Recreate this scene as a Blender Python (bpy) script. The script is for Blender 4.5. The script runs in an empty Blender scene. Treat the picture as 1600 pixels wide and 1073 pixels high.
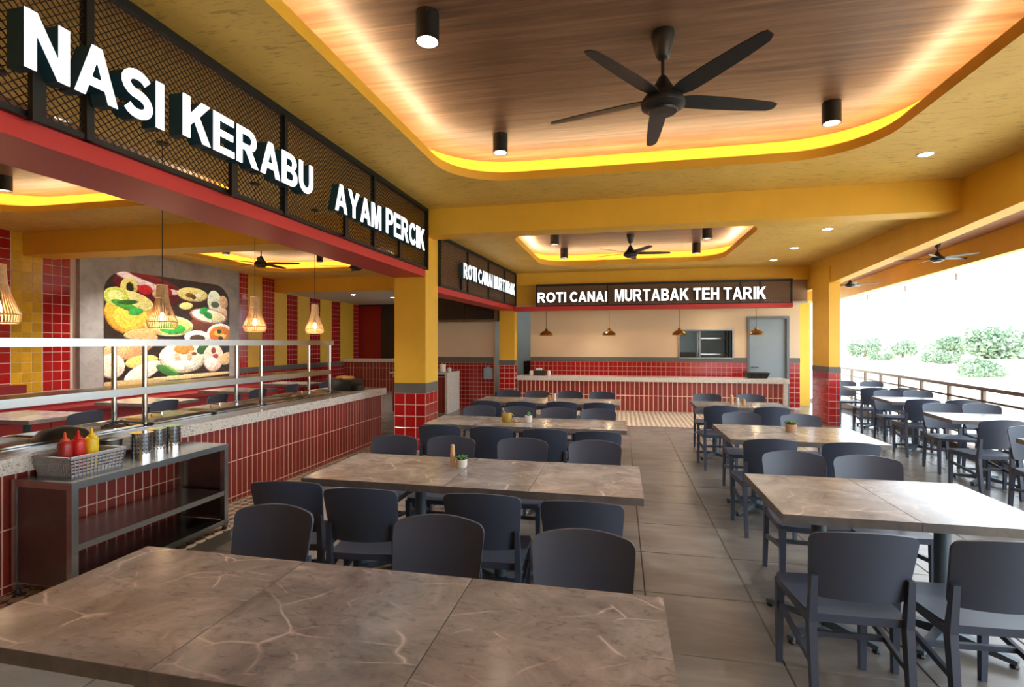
import bpy, bmesh, math, random
from mathutils import Vector, Matrix
random.seed(7)
S = bpy.context.scene
COL = S.collection
PI = math.pi

# ------------------------------------------------------------------ camera, world, exposure
cam_d = bpy.data.cameras.new('camera'); cam_d.sensor_width = 36.0; cam_d.lens = 18.0
cam_d.clip_start = 0.05; cam_d.clip_end = 600
cam = bpy.data.objects.new('camera', cam_d); COL.objects.link(cam)
cam.location = (0, 0, 1.6); cam.rotation_euler = (PI/2, 0, math.atan(170/800))
S.camera = cam

world = bpy.data.worlds.new('sky'); S.world = world; world.use_nodes = True
bg = world.node_tree.nodes['Background']
bg.inputs[0].default_value = (0.80, 0.91, 1.0, 1); bg.inputs[1].default_value = 3.4

sun_d = bpy.data.lights.new('sun', 'SUN'); sun_d.energy = 4.5; sun_d.angle = 0.03; sun_d.color = (1.0, 0.97, 0.92)
sun = bpy.data.objects.new('sun', sun_d); COL.objects.link(sun)
sun.rotation_euler = (math.radians(8), math.radians(-24), 0)   # high sun coming from behind the building: the terrace stays in shade

S.view_settings.view_transform = 'Standard'; S.view_settings.look = 'None'
S.view_settings.gamma = 1.0; S.view_settings.use_curve_mapping = False
S.view_settings.exposure = 0.8
S.cycles.use_denoising = True
S.cycles.max_bounces = 8; S.cycles.diffuse_bounces = 5; S.cycles.glossy_bounces = 4
S.cycles.transparent_max_bounces = 8; S.cycles.transmission_bounces = 4
S.cycles.sample_clamp_indirect = 6.0
S.cycles.caustics_reflective = False; S.cycles.caustics_refractive = False

LED_POWER = 44.0
SPOT_POWER = 85.0

# ------------------------------------------------------------------ materials
def srgb(r, g, b):
    f = lambda c: (c/255/12.92) if c/255 <= 0.04045 else ((c/255+0.055)/1.055)**2.4
    return (f(r), f(g), f(b), 1)

class NT:
    def __init__(self, name):
        self.m = bpy.data.materials.new(name); self.m.use_nodes = True
        self.t = self.m.node_tree; self.n = self.t.nodes
        self.b = self.n['Principled BSDF']
        self.tc = None
    def add(self, typ, **kw):
        n = self.n.new(typ)
        for k, v in kw.items():
            if k in n.inputs: n.inputs[k].default_value = v
            else: setattr(n, k, v)
        return n
    def ln(self, a, ao, b, bi): self.t.links.new(a.outputs[ao], b.inputs[bi])
    def coord(self, kind='Object', scale=(1, 1, 1), jitter=False):
        if self.tc is None: self.tc = self.add('ShaderNodeTexCoord')
        mp = self.add('ShaderNodeMapping'); mp.inputs['Scale'].default_value = scale
        src, so = self.tc, kind
        if jitter:
            oi = self.add('ShaderNodeObjectInfo')
            vm = self.add('ShaderNodeVectorMath', operation='SCALE'); vm.inputs[3].default_value = 37.0
            cb = self.add('ShaderNodeCombineXYZ')
            for i in range(3): self.ln(oi, 'Random', cb, i)
            self.ln(cb, 0, vm, 0)
            ad = self.add('ShaderNodeVectorMath', operation='ADD')
            self.ln(self.tc, kind, ad, 0); self.ln(vm, 0, ad, 1)
            src, so = ad, 0
        self.ln(src, so, mp, 'Vector')
        return mp
    def noise(self, mp, scale, detail=4, rough=0.6, dist=0.0):
        n = self.add('ShaderNodeTexNoise'); n.inputs['Scale'].default_value = scale
        n.inputs['Detail'].default_value = detail; n.inputs['Roughness'].default_value = rough
        n.inputs['Distortion'].default_value = dist
        self.ln(mp, 0, n, 'Vector'); return n
    def ramp(self, src, so, stops, mode='LINEAR'):
        r = self.add('ShaderNodeValToRGB'); cr = r.color_ramp; cr.interpolation = mode
        while len(cr.elements) < len(stops): cr.elements.new(0.5)
        for e, (p, c) in zip(cr.elements, stops): e.position = p; e.color = c
        self.ln(src, so, r, 0); return r
    def mix(self, f, fo, a, ao, b, bo, mode='MIX', fac=1.0):
        m = self.add('ShaderNodeMix', data_type='RGBA', blend_type=mode)
        if f is None: m.inputs[0].default_value = fac
        else: self.ln(f, fo, m, 0)
        for idx, (x, xo) in ((6, (a, ao)), (7, (b, bo))):
            if xo is None: m.inputs[idx].default_value = x
            else: self.ln(x, xo, m, idx)
        return m
    def bump(self, src, so, strength, dist=0.01):
        b = self.add('ShaderNodeBump'); b.inputs['Strength'].default_value = strength
        b.inputs['Distance'].default_value = dist
        self.ln(src, so, b, 'Height'); self.ln(b, 0, self.b, 'Normal'); return b
    def set(self, rough=None, metal=None, spec=None, col=None):
        if rough is not None: self.b.inputs['Roughness'].default_value = rough
        if metal is not None: self.b.inputs['Metallic'].default_value = metal
        if spec is not None: self.b.inputs['Specular IOR Level'].default_value = spec
        if col is not None: self.b.inputs['Base Color'].default_value = col
        return self

M = {}
def plain(name, col, rough=0.5, metal=0.0, spec=0.5, var=0.06, scale=6.0, bump=0.0, bscale=60):
    """a paint, plastic or metal: base colour with a little mottling, fine relief where asked"""
    t = NT(name).set(rough, metal, spec)
    mp = t.coord('Object', jitter=True)
    n = t.noise(mp, scale, 3)
    d = [max(0, c*(1-var)) for c in col[:3]] + [1]; l = [min(1, c*(1+var)) for c in col[:3]] + [1]
    r = t.ramp(n, 0, [(0.3, d), (0.7, l)])
    t.ln(r, 0, t.b, 'Base Color')
    if bump:
        n2 = t.noise(mp, bscale, 4); t.bump(n2, 0, bump, 0.004)
    M[name] = t.m; return t.m

def emit(name, col, strength):
    t = NT(name).set(0.5)
    t.b.inputs['Base Color'].default_value = col
    t.b.inputs['Emission Color'].default_value = col
    t.b.inputs['Emission Strength'].default_value = strength
    M[name] = t.m; return t.m

YEL = srgb(226, 176, 54)
def mk_materials():
    plain('yellow_paint', YEL, 0.55, var=0.05, scale=2.5, bump=0.12, bscale=25)
    # trowelled yellow plaster of the ceiling, short darker trowel marks
    t = NT('yellow_plaster').set(0.6)
    mp = t.coord('Object', (1, 1, 1)); mp2 = t.coord('Object', (1.2, 5.0, 1))
    n = t.noise(mp, 1.3, 4, 0.6); n2 = t.noise(mp2, 6.0, 6, 0.65, 0.6)
    base = t.ramp(n, 0, [(0.3, srgb(212, 172, 80)), (0.75, srgb(230, 190, 94))])
    mk = t.ramp(n2, 0, [(0.35, (0.55, 0.48, 0.42, 1)), (0.45, (1, 1, 1, 1))])
    mx = t.mix(None, 0, base, 0, mk, 0, 'MULTIPLY', 0.75)
    t.ln(mx, 2, t.b, 'Base Color'); t.bump(n2, 0, 0.35, 0.02); M['yellow_plaster'] = t.m
    # wood laminate of the coffers, grain runs along x
    t = NT('wood_ceiling').set(0.42)
    mp = t.coord('Object', (0.35, 7.0, 1)); mp2 = t.coord('Object', (1.2, 26.0, 1))
    n = t.noise(mp, 1.6, 5, 0.62, 0.8); n2 = t.noise(mp2, 2.4, 4, 0.7, 0.3)
    r = t.ramp(n, 0, [(0.25, srgb(80, 56, 42)), (0.5, srgb(116, 84, 64)), (0.75, srgb(146, 112, 90))])
    r2 = t.ramp(n2, 0, [(0.3, (0.45, 0.42, 0.40, 1)), (0.5, (1, 1, 1, 1))])
    mx = t.mix(None, 0, r, 0, r2, 0, 'MULTIPLY', 0.55)
    t.ln(mx, 2, t.b, 'Base Color'); t.bump(n2, 0, 0.08, 0.004); M['wood_ceiling'] = t.m
    plain('terrace_wood', srgb(168, 112, 78), 0.5, var=0.12, scale=3)
    # marble-look laminate of the table tops: cloudy grey-brown, dark flecks, a few long pale veins
    t = NT('table_marble').set(0.2, spec=0.55)
    mp = t.coord('Object', (1, 1, 1), jitter=True); mpf = t.coord('Object', (1, 2.2, 1), jitter=True)
    mpf.inputs['Rotation'].default_value = (0, 0, 0.5)
    n = t.noise(mp, 3.6, 9, 0.66, 0.7); n2 = t.noise(mpf, 15, 7, 0.72, 0.9)
    base = t.ramp(n, 0, [(0.3, srgb(106, 102, 101)), (0.5, srgb(140, 135, 133)), (0.72, srgb(174, 168, 165))])
    dk = t.ramp(n2, 0, [(0.34, (0.42, 0.41, 0.41, 1)), (0.45, (0.92, 0.92, 0.92, 1)), (0.62, (1, 1, 1, 1)), (0.72, (1.0, 1.0, 1.0, 1))])
    b1 = t.mix(None, 0, base, 0, dk, 0, 'MULTIPLY', 0.75)
    def veins(scale, amp, width, rot, lo, hi, ms, stretch):
        q = t.coord('Object', stretch, jitter=True); q.inputs['Rotation'].default_value = (0, 0, rot)
        dn = t.noise(q, 1.7, 2.5, 0.5)
        di = t.add('ShaderNodeVectorMath', operation='SCALE'); di.inputs[3].default_value = amp; t.ln(dn, 'Color', di, 0)
        ad = t.add('ShaderNodeVectorMath', operation='ADD'); t.ln(q, 0, ad, 0); t.ln(di, 0, ad, 1)
        vo = t.add('ShaderNodeTexVoronoi', feature='DISTANCE_TO_EDGE'); vo.inputs['Scale'].default_value = scale; t.ln(ad, 0, vo, 'Vector')
        vr = t.ramp(vo, 0, [(0.0, (1, 1, 1, 1)), (width, (0.4, 0.4, 0.4, 1)), (width*3.5, (0, 0, 0, 1))])
        vm = t.noise(q, ms, 2); vmr = t.ramp(vm, 0, [(lo, (0, 0, 0, 1)), (hi, (0.75, 0.75, 0.75, 1))])
        return t.mix(None, 0, vr, 0, vmr, 0, 'MULTIPLY', 1.0)
    v1 = veins(1.5, 0.32, 0.0045, 0.3, 0.46, 0.64, 2.6, (1, 1.9, 1)); v2 = veins(3.0, 0.28, 0.006, -0.6, 0.52, 0.66, 4.5, (1, 2.0, 1))
    vv = t.mix(None, 0, v1, 2, v2, 2, 'LIGHTEN', 1.0)
    b2 = t.mix(vv, 2, b1, 2, srgb(226, 212, 202), None)
    t.ln(b2, 2, t.b, 'Base Color'); M['table_marble'] = t.m
    plain('table_edge', srgb(104, 98, 95), 0.45, var=0.25, scale=14)
    plain('chair_plastic', srgb(60, 68, 86), 0.42, var=0.04, bump=0.06, bscale=350)
    plain('table_leg', srgb(86, 100, 112), 0.42, 0.35, var=0.05)
    plain('black_metal', srgb(22, 24, 26), 0.45, 0.2)
    plain('black_plastic', srgb(20, 20, 22), 0.4)
    plain('fan_black', srgb(30, 31, 33), 0.42)
    plain('mesh_black', srgb(28, 24, 20), 0.55, 0.2)
    plain('mesh_bronze', srgb(120, 94, 74), 0.55, 0.2)
    plain('bulkhead', srgb(150, 122, 100), 0.7)
    plain('red_beam', srgb(186, 44, 42), 0.5, var=0.05, scale=2)
    plain('letter_side', srgb(26, 66, 82), 0.4)
    plain('grey_band', srgb(98, 94, 88), 0.6, var=0.08, scale=8)
    plain('grout', srgb(214, 190, 172), 0.8, var=0.05)
    plain('grout_pink', srgb(222, 186, 168), 0.8, var=0.05)
    for nm, c, ro in (('red_tile', srgb(172, 26, 26), 0.16), ('counter_tile', srgb(138, 46, 33), 0.34), ('yellow_tile', srgb(218, 168, 40), 0.16)):
        t = NT(nm).set(ro, spec=0.5)
        oi = t.add('ShaderNodeObjectInfo')
        a = [x*0.82 for x in c[:3]]+[1]; b = [min(1, x*1.15) for x in c[:3]]+[1]
        r = t.ramp(oi, 'Random', [(0, a), (1, b)])
        mp = t.coord('Object', jitter=True); n = t.noise(mp, 9, 3)
        r2 = t.ramp(n, 0, [(0.3, (0.86, 0.86, 0.86, 1)), (0.7, (1, 1, 1, 1))])
        mx = t.mix(None, 0, r, 0, r2, 0, 'MULTIPLY', 1.0)
        t.ln(mx, 2, t.b, 'Base Color'); t.bump(n, 0, 0.04, 0.004); M[nm] = t.m
    # floor: grey-brown stone tile
    t = NT('floor_tile').set(0.27, spec=0.5)
    mp = t.coord('Object', (1, 1, 1), jitter=True); mp2 = t.coord('Object', (1, 3.5, 1), jitter=True)
    n = t.noise(mp2, 2.2, 6, 0.6, 0.4)
    r = t.ramp(n, 0, [(0.2, srgb(96, 94, 92)), (0.5, srgb(112, 109, 106)), (0.8, srgb(128, 124, 121))])
    t.ln(r, 0, t.b, 'Base Color')
    M['floor_tile'] = t.m
    plain('floor_joint', srgb(70, 66, 62), 0.8, var=0.08)
    # black and cream patterned mosaic strip
    t = NT('mosaic').set(0.35)
    mp = t.coord('Object', (1, 1, 1)); mp.inputs['Rotation'].default_value = (0, 0, 0.785); mp.inputs['Location'].default_value = (0.01, 0.02, 0.04)
    ch = t.add('ShaderNodeTexChecker'); ch.inputs['Scale'].default_value = 15
    ch.inputs['Color1'].default_value = srgb(222, 208, 184); ch.inputs['Color2'].default_value = srgb(58, 52, 45)
    t.ln(mp, 0, ch, 0)
    n = t.noise(mp, 30, 2); r = t.ramp(n, 0, [(0.5, (0, 0, 0, 1)), (0.56, (0.7, 0.7, 0.7, 1))])
    mx = t.mix(r, 0, ch, 0, srgb(222, 208, 184), None)
    t.ln(mx, 2, t.b, 'Base Color'); M['mosaic'] = t.m
    # speckled terrazzo
    t = NT('terrazzo').set(0.22)
    mp = t.coord('Object')
    vo = t.add('ShaderNodeTexVoronoi', feature='F1'); vo.inputs['Scale'].default_value = 130
    t.ln(mp, 0, vo, 'Vector')
    r = t.ramp(vo, 'Color', [(0.0, srgb(120, 108, 96)), (0.16, srgb(160, 150, 138)), (0.24, srgb(212, 205, 194)), (1.0, srgb(232, 227, 218))])
    n = t.noise(mp, 40, 3); r3 = t.ramp(n, 0, [(0.4, (0.85, 0.85, 0.85, 1)), (0.6, (1, 1, 1, 1))])
    mx = t.mix(None, 0, r, 0, r3, 0, 'MULTIPLY', 1.0)
    t.ln(mx, 2, t.b, 'Base Color'); M['terrazzo'] = t.m
    # brushed stainless steel
    t = NT('steel').set(0.26, 1.0, col=srgb(178, 178, 176))
    M['steel'] = t.m
    plain('steel_dark', srgb(120, 118, 116), 0.3, 1.0, var=0.1)
    plain('chrome', srgb(205, 205, 205), 0.12, 1.0, var=0.03)
    plain('brass', srgb(176, 128, 62), 0.22, 1.0, var=0.05)
    plain('rattan', srgb(206, 164, 116), 0.7, var=0.18, scale=40)
    plain('cream_wall', srgb(214, 188, 156), 0.7, var=0.03, scale=1.5)
    plain('white_ceiling', srgb(205, 196, 184), 0.8, var=0.02)
    plain('kitchen_white', srgb(196, 210, 212), 0.6, var=0.04)
    plain('door_grey', srgb(140, 152, 160), 0.5, var=0.03)
    plain('door_frame', srgb(104, 108, 112), 0.5)
    plain('dark_panel', srgb(52, 44, 38), 0.5, var=0.1)
    plain('banquette', srgb(126, 24, 26), 0.5, var=0.08, scale=5)
    plain('maroon_tile', srgb(118, 40, 44), 0.3, var=0.1)
    t = NT('stone_panel').set(0.5)
    mp = t.coord('Object'); n = t.noise(mp, 1.6, 8, 0.62, 0.6); n2 = t.noise(mp, 7, 5, 0.6)
    r = t.ramp(n, 0, [(0.3, srgb(146, 142, 140)), (0.5, srgb(170, 166, 163)), (0.72, srgb(188, 184, 181))])
    r2 = t.ramp(n2, 0, [(0.36, (0.8, 0.8, 0.8, 1)), (0.46, (1, 1, 1, 1))])
    mx = t.mix(None, 0, r, 0, r2, 0, 'MULTIPLY', 0.7); t.ln(mx, 2, t.b, 'Base Color'); M['stone_panel'] = t.m
    plain('rail_brown', srgb(118, 98, 86), 0.4, 0.3)
    plain('curb', srgb(120, 98, 84), 0.7, var=0.15)
    plain('arm_grey', srgb(150, 158, 166), 0.5)
    plain('white_post', srgb(226, 228, 230), 0.5, var=0.02)
    plain('sand', srgb(206, 196, 174), 0.9, var=0.08, scale=0.25)
    plain('leaf', srgb(146, 168, 146), 0.7, var=0.3, scale=3)  # pale tone put into the leaf colour to stand for haze outdoors
    plain('bark', srgb(120, 104, 88), 0.9, var=0.2)
    plain('concrete', srgb(206, 204, 200), 0.8)
    plain('pot_white', srgb(222, 214, 204), 0.5)
    plain('pot_terracotta', srgb(178, 140, 112), 0.7, var=0.12)
    plain('succulent', srgb(72, 118, 58), 0.6, var=0.3, scale=30)
    plain('wood_mill', srgb(206, 164, 118), 0.4, var=0.1)
    plain('ochre_pot', srgb(166, 138, 48), 0.5)
    plain('ketchup', srgb(196, 28, 24), 0.35); plain('ketchup_dark', srgb(150, 36, 34), 0.35)
    plain('mustard', srgb(234, 196, 40), 0.35); plain('nozzle_red', srgb(214, 84, 44), 0.4)
    plain('basket_grey', srgb(156, 158, 162), 0.5)
    plain('paper', srgb(226, 220, 210), 0.8); plain('bread', srgb(190, 140, 80), 0.8)
    plain('soil', srgb(56, 42, 32), 0.95)
    emit('letter_face', (0.93, 0.97, 1.0, 1), 1.0)
    emit('led', (1.0, 0.78, 0.46, 1), LED_POWER)
    emit('lamp_disc', (1.0, 0.95, 0.86, 1), 9.0)
    emit('bulb', (1.0, 0.80, 0.55, 1), 5.0)
    t = NT('glass').set(0.03, col=(0.85, 0.92, 0.92, 1)); t.b.inputs['Transmission Weight'].default_value = 1.0
    t.b.inputs['IOR'].default_value = 1.1; M['glass'] = t.m
    t = NT('mural_print').set(0.4)
    at = t.add('ShaderNodeVertexColor'); at.layer_name = 'print'
    t.ln(at, 0, t.b, 'Base Color'); t.ln(at, 0, t.b, 'Emission Color')
    t.b.inputs['Emission Strength'].default_value = 0.38; M['mural_print'] = t.m
mk_materials()

# ------------------------------------------------------------------ mesh helpers
class MB:
    def __init__(s): s.v = []; s.f = []
    def box(s, x0, x1, y0, y1, z0, z1):
        b = len(s.v)
        s.v += [(x0,y0,z0),(x1,y0,z0),(x1,y1,z0),(x0,y1,z0),(x0,y0,z1),(x1,y0,z1),(x1,y1,z1),(x0,y1,z1)]
        s.f += [tuple(b+i for i in q) for q in ((0,3,2,1),(4,5,6,7),(0,1,5,4),(1,2,6,5),(2,3,7,6),(3,0,4,7))]
        return s
    def hexa(s, pts):
        b = len(s.v); s.v += [tuple(p) for p in pts]
        s.f += [tuple(b+i for i in q) for q in ((0,3,2,1),(4,5,6,7),(0,1,5,4),(1,2,6,5),(2,3,7,6),(3,0,4,7))]
        return s
    def bar(s, p, q, w, h=None, w2=None, h2=None, up=(0,0,1)):
        """tapered rectangular bar from p to q"""
        p, q = Vector(p), Vector(q); h = h or w; w2 = w2 or w; h2 = h2 or h
        d = (q-p).normalized(); u = Vector(up)
        if abs(d.dot(u)) > 0.98: u = Vector((0, 1, 0))
        a = d.cross(u).normalized(); c = a.cross(d)
        P = []
        for o, ww, hh in ((p, w, h), (q, w2, h2)):
            P += [o-a*ww/2-c*hh/2, o+a*ww/2-c*hh/2, o+a*ww/2+c*hh/2, o-a*ww/2+c*hh/2]
        return s.hexa(P)
    def tube(s, pts, r, n=8, caps=True):
        pts = [Vector(p) for p in pts]; rs = r if isinstance(r, (list, tuple)) else [r]*len(pts)
        b = len(s.v); ref = None
        for i, p in enumerate(pts):
            d = (pts[min(i+1, len(pts)-1)]-pts[max(i-1, 0)]).normalized()
            u = Vector((0,0,1)) if abs(d.z) < 0.95 else Vector((1,0,0))
            a = d.cross(u).normalized(); c = a.cross(d)
            for k in range(n):
                t = 2*PI*k/n; s.v.append(tuple(p+(a*math.cos(t)+c*math.sin(t))*rs[i]))
        for i in range(len(pts)-1):
            for k in range(n):
                k2 = (k+1) % n
                s.f.append((b+i*n+k, b+i*n+k2, b+(i+1)*n+k2, b+(i+1)*n+k))
        if caps:
            s.f.append(tuple(b+k for k in reversed(range(n)))); s.f.append(tuple(b+(len(pts)-1)*n+k for k in range(n)))
        return s
    def lathe(s, prof, n=24, c=(0,0,0), close=False):
        """profile [(r, z)...] turned about the vertical through c"""
        b = len(s.v)
        for r, z in prof:
            for k in range(n):
                t = 2*PI*k/n; s.v.append((c[0]+r*math.cos(t), c[1]+r*math.sin(t), c[2]+z))
        m = len(prof)
        for i in range(m-1 if not close else m):
            j = (i+1) % m
            for k in range(n):
                k2 = (k+1) % n; s.f.append((b+i*n+k, b+i*n+k2, b+j*n+k2, b+j*n+k))
        if not close:
            if prof[0][0] > 1e-6: s.f.append(tuple(b+k for k in reversed(range(n))))
            if prof[-1][0] > 1e-6: s.f.append(tuple(b+(m-1)*n+k for k in range(n)))
        return s
    def prism(s, poly, z0, z1):
        b = len(s.v); n = len(poly)
        s.v += [(x, y, z0) for x, y in poly] + [(x, y, z1) for x, y in poly]
        s.f.append(tuple(b+i for i in reversed(range(n)))); s.f.append(tuple(b+n+i for i in range(n)))
        for i in range(n):
            j = (i+1) % n; s.f.append((b+i, b+j, b+n+j, b+n+i))
        return s
    def add(s, verts, faces):
        b = len(s.v); s.v += verts; s.f += [tuple(b+i for i in f) for f in faces]; return s
    def mesh(s, name, off=(0,0,0)):
        me = bpy.data.meshes.new(name)
        me.from_pydata([(x-off[0], y-off[1], z-off[2]) for x, y, z in s.v], [], s.f)
        me.update(); return me
    def build(s, name, mat, parent=None, smooth=None, label=None, local=False, kind=None):
        """link as ONE mesh object; vertices are in world space unless local"""
        off = (0,0,0)
        if parent is not None and not local: off = ROOTLOC.get(parent.name, (0,0,0))
        o = bpy.data.objects.new(name, s.mesh(name, off))
        if isinstance(mat, str): mat = M[mat]
        o.data.materials.append(mat)
        COL.objects.link(o)
        if parent is not None: o.parent = parent; ROOTLOC[o.name] = off
        if smooth: smooth_by_angle(o.data, smooth)
        if label: o['label'] = label
        if kind: o['kind'] = kind
        return o
ROOTLOC = {}
def smooth_by_angle(me, ang):
    bm = bmesh.new(); bm.from_mesh(me)
    bmesh.ops.recalc_face_normals(bm, faces=bm.faces)
    for f in bm.faces: f.smooth = True
    for e in bm.edges:
        if len(e.link_faces) == 2 and e.calc_face_angle(0) > math.radians(ang): e.smooth = False
    bm.to_mesh(me); bm.free()

def tag(o, label, cat, group=None, kind=None):
    o['label'] = label
    if cat: o['category'] = cat
    if group: o['group'] = group
    if kind: o['kind'] = kind
    return o
def thing(name, label, cat, loc=(0,0,0), rz=0.0, group=None):
    o = bpy.data.objects.new(name, None); COL.objects.link(o); o.empty_display_size = 0.1
    o.location = loc; o.rotation_euler = (0, 0, rz); ROOTLOC[o.name] = tuple(loc)
    return tag(o, label, cat, group)
def copy_tree(o, parent=None):
    c = o.copy(); COL.objects.link(c)
    if parent is not None: c.parent = parent
    for ch in list(o.children): copy_tree(ch, c)
    return c
def struct(name, mb, mat, label=None, smooth=None):
    o = mb.build(name, mat, smooth=smooth); o['kind'] = 'structure'
    if label: o['label'] = label
    return o

TILES = {}
def tile_mesh(axis, w, h, d, mat):
    """a glazed tile plate: w along the surface, h up (or along y on a floor), d proud, edges eased"""
    key = (axis, round(w, 4), round(h, 4), round(d, 4), mat)
    if key in TILES: return TILES[key]
    e = min(0.004, w*0.06, h*0.06)
    A = [(-w/2,-h/2,0),(w/2,-h/2,0),(w/2,h/2,0),(-w/2,h/2,0)]
    B = [(-w/2+e,-h/2+e,d),(w/2-e,-h/2+e,d),(w/2-e,h/2-e,d),(-w/2+e,h/2-e,d)]
    def m(p):
        u, v, n = p
        return {'+z': (u, v, n), '-y': (u, -n, v), '+y': (-u, n, v), '+x': (n, u, v), '-x': (-n, -u, v)}[axis]
    me = bpy.data.meshes.new('tile')
    me.from_pydata([m(p) for p in A+B], [], [(4,5,6,7),(0,1,5,4),(1,2,6,5),(2,3,7,6),(3,0,4,7)])
    me.materials.append(M[mat]); me.update(); TILES[key] = me
    return me
def put_tile(name, parent, axis, c, w, h, d, mat):
    o = bpy.data.objects.new(name, tile_mesh(axis, w, h, d, mat)); COL.objects.link(o)
    off = ROOTLOC.get(parent.name, (0,0,0)) if parent else (0,0,0)
    o.location = (c[0]-off[0], c[1]-off[1], c[2]-off[2]); o.parent = parent
    return o
def tile_field(parent, axis, plane, u0, u1, v0, v1, tw, th, mat, gap=0.009, d=0.003, name='tile', anchor_top=False):
    """wall tiles over u (x or y) and z, cut tiles at the ends"""
    n = 0
    us = []; u = u0
    while u < u1-0.01: us.append((u, min(u+tw, u1))); u += tw
    vs = []
    if anchor_top:
        v = v1
        while v > v0+0.01: vs.append((max(v-th, v0), v)); v -= th
    else:
        v = v0
        while v < v1-0.01: vs.append((v, min(v+th, v1))); v += th
    for a, b in us:
        for c, e in vs:
            w, h = b-a-gap, e-c-gap
            if w < 0.012 or h < 0.012: continue
            uc, vc = (a+b)/2, (c+e)/2
            p = (plane, uc, vc) if axis in ('+x', '-x') else (uc, plane, vc)
            put_tile(name, parent, axis, p, w, h, d, mat); n += 1
    return n
def tile_stuff(parent, axis, plane, u0, u1, v0, v1, tw, th, mat, gap=0.009, d=0.003, name='small_tiles'):
    """tiles too small in view to pick apart: real geometry, one part"""
    mb = MB(); u = u0
    while u < u1-0.01:
        ub = min(u+tw, u1); v = v0
        while v < v1-0.01:
            vb = min(v+th, v1)
            if axis == '+x': mb.box(plane, plane+d, u+gap/2, ub-gap/2, v+gap/2, vb-gap/2)
            else: mb.box(u+gap/2, ub-gap/2, plane-d, plane, v+gap/2, vb-gap/2)
            v += th
        u += tw
    return mb.build(name, mat, parent, kind='stuff')

ORD = ['first', 'second', 'third', 'fourth', 'fifth', 'sixth']
# ------------------------------------------------------------------ setting
Z1 = 3.57          # ceiling of the front bay and of the room beyond the counter
Z2 = 3.30          # ceiling of the rear bay
XS = -2.81         # face of the sign screens and of the big column
XR = 3.98          # inner face of the beam along the open side
def rail_x(y): return 4.04 + 0.1056*y     # the terrace edge runs out at a slight angle

# floor slab with recessed joints
fb = MB().prism([(-10.4,-2.5),(rail_x(-2.5)+0.1,-2.5),(rail_x(16.5)+0.1,16.5),(4.4,16.5),(4.4,20),(-10.4,20)], -0.35, -0.006)
floor = struct('floor', fb, 'floor_joint', 'grey stone tiled floor')
TS = 0.65
nt = 0
for i in range(-5, 9):
    for j in range(-2, 18):
        x0, x1 = 0.15+TS*i, 0.15+TS*(i+1); y0, y1 = 0.16+TS*(j-2), 0.16+TS*(j-1)
        x0 = max(x0, -3.27); y1 = min(y1, 10.24)
        if x1-x0 < 0.05 or y1-y0 < 0.05 or y1 < 0.5: continue
        if x1 > rail_x(y0)-0.02: x1 = rail_x(y0)-0.03
        if x1-x0 < 0.08: continue
        put_tile('floor_tile', floor, '+z', ((x0+x1)/2, (y0+y1)/2, -0.006), x1-x0-0.004, y1-y0-0.004, 0.006, 'floor_tile'); nt += 1
MB().box(-3.82, -3.305, 1.0, 7.795, -0.006, 0.0).build('mosaic_border', 'mosaic', floor, label='black and cream patterned border along the buffet counter')
MB().box(-2.6, 3.6, 10.245, 12.45, -0.006, 0.0).build('mosaic_border', 'mosaic', floor, label='black and cream patterned strip before the back counter')
MB().box(-10.4, -4.72, -2.5, 20, -0.006, -0.0005).build('floor_field', 'floor_tile', floor)
MB().box(-4.7, -3.3, 7.80, 12.4, -0.006, -0.0005).build('floor_field', 'floor_tile', floor)
MB().box(3.62, 5.0, 10.26, 16.4, -0.006, -0.0005).build('floor_field', 'floor_tile', floor)

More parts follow.
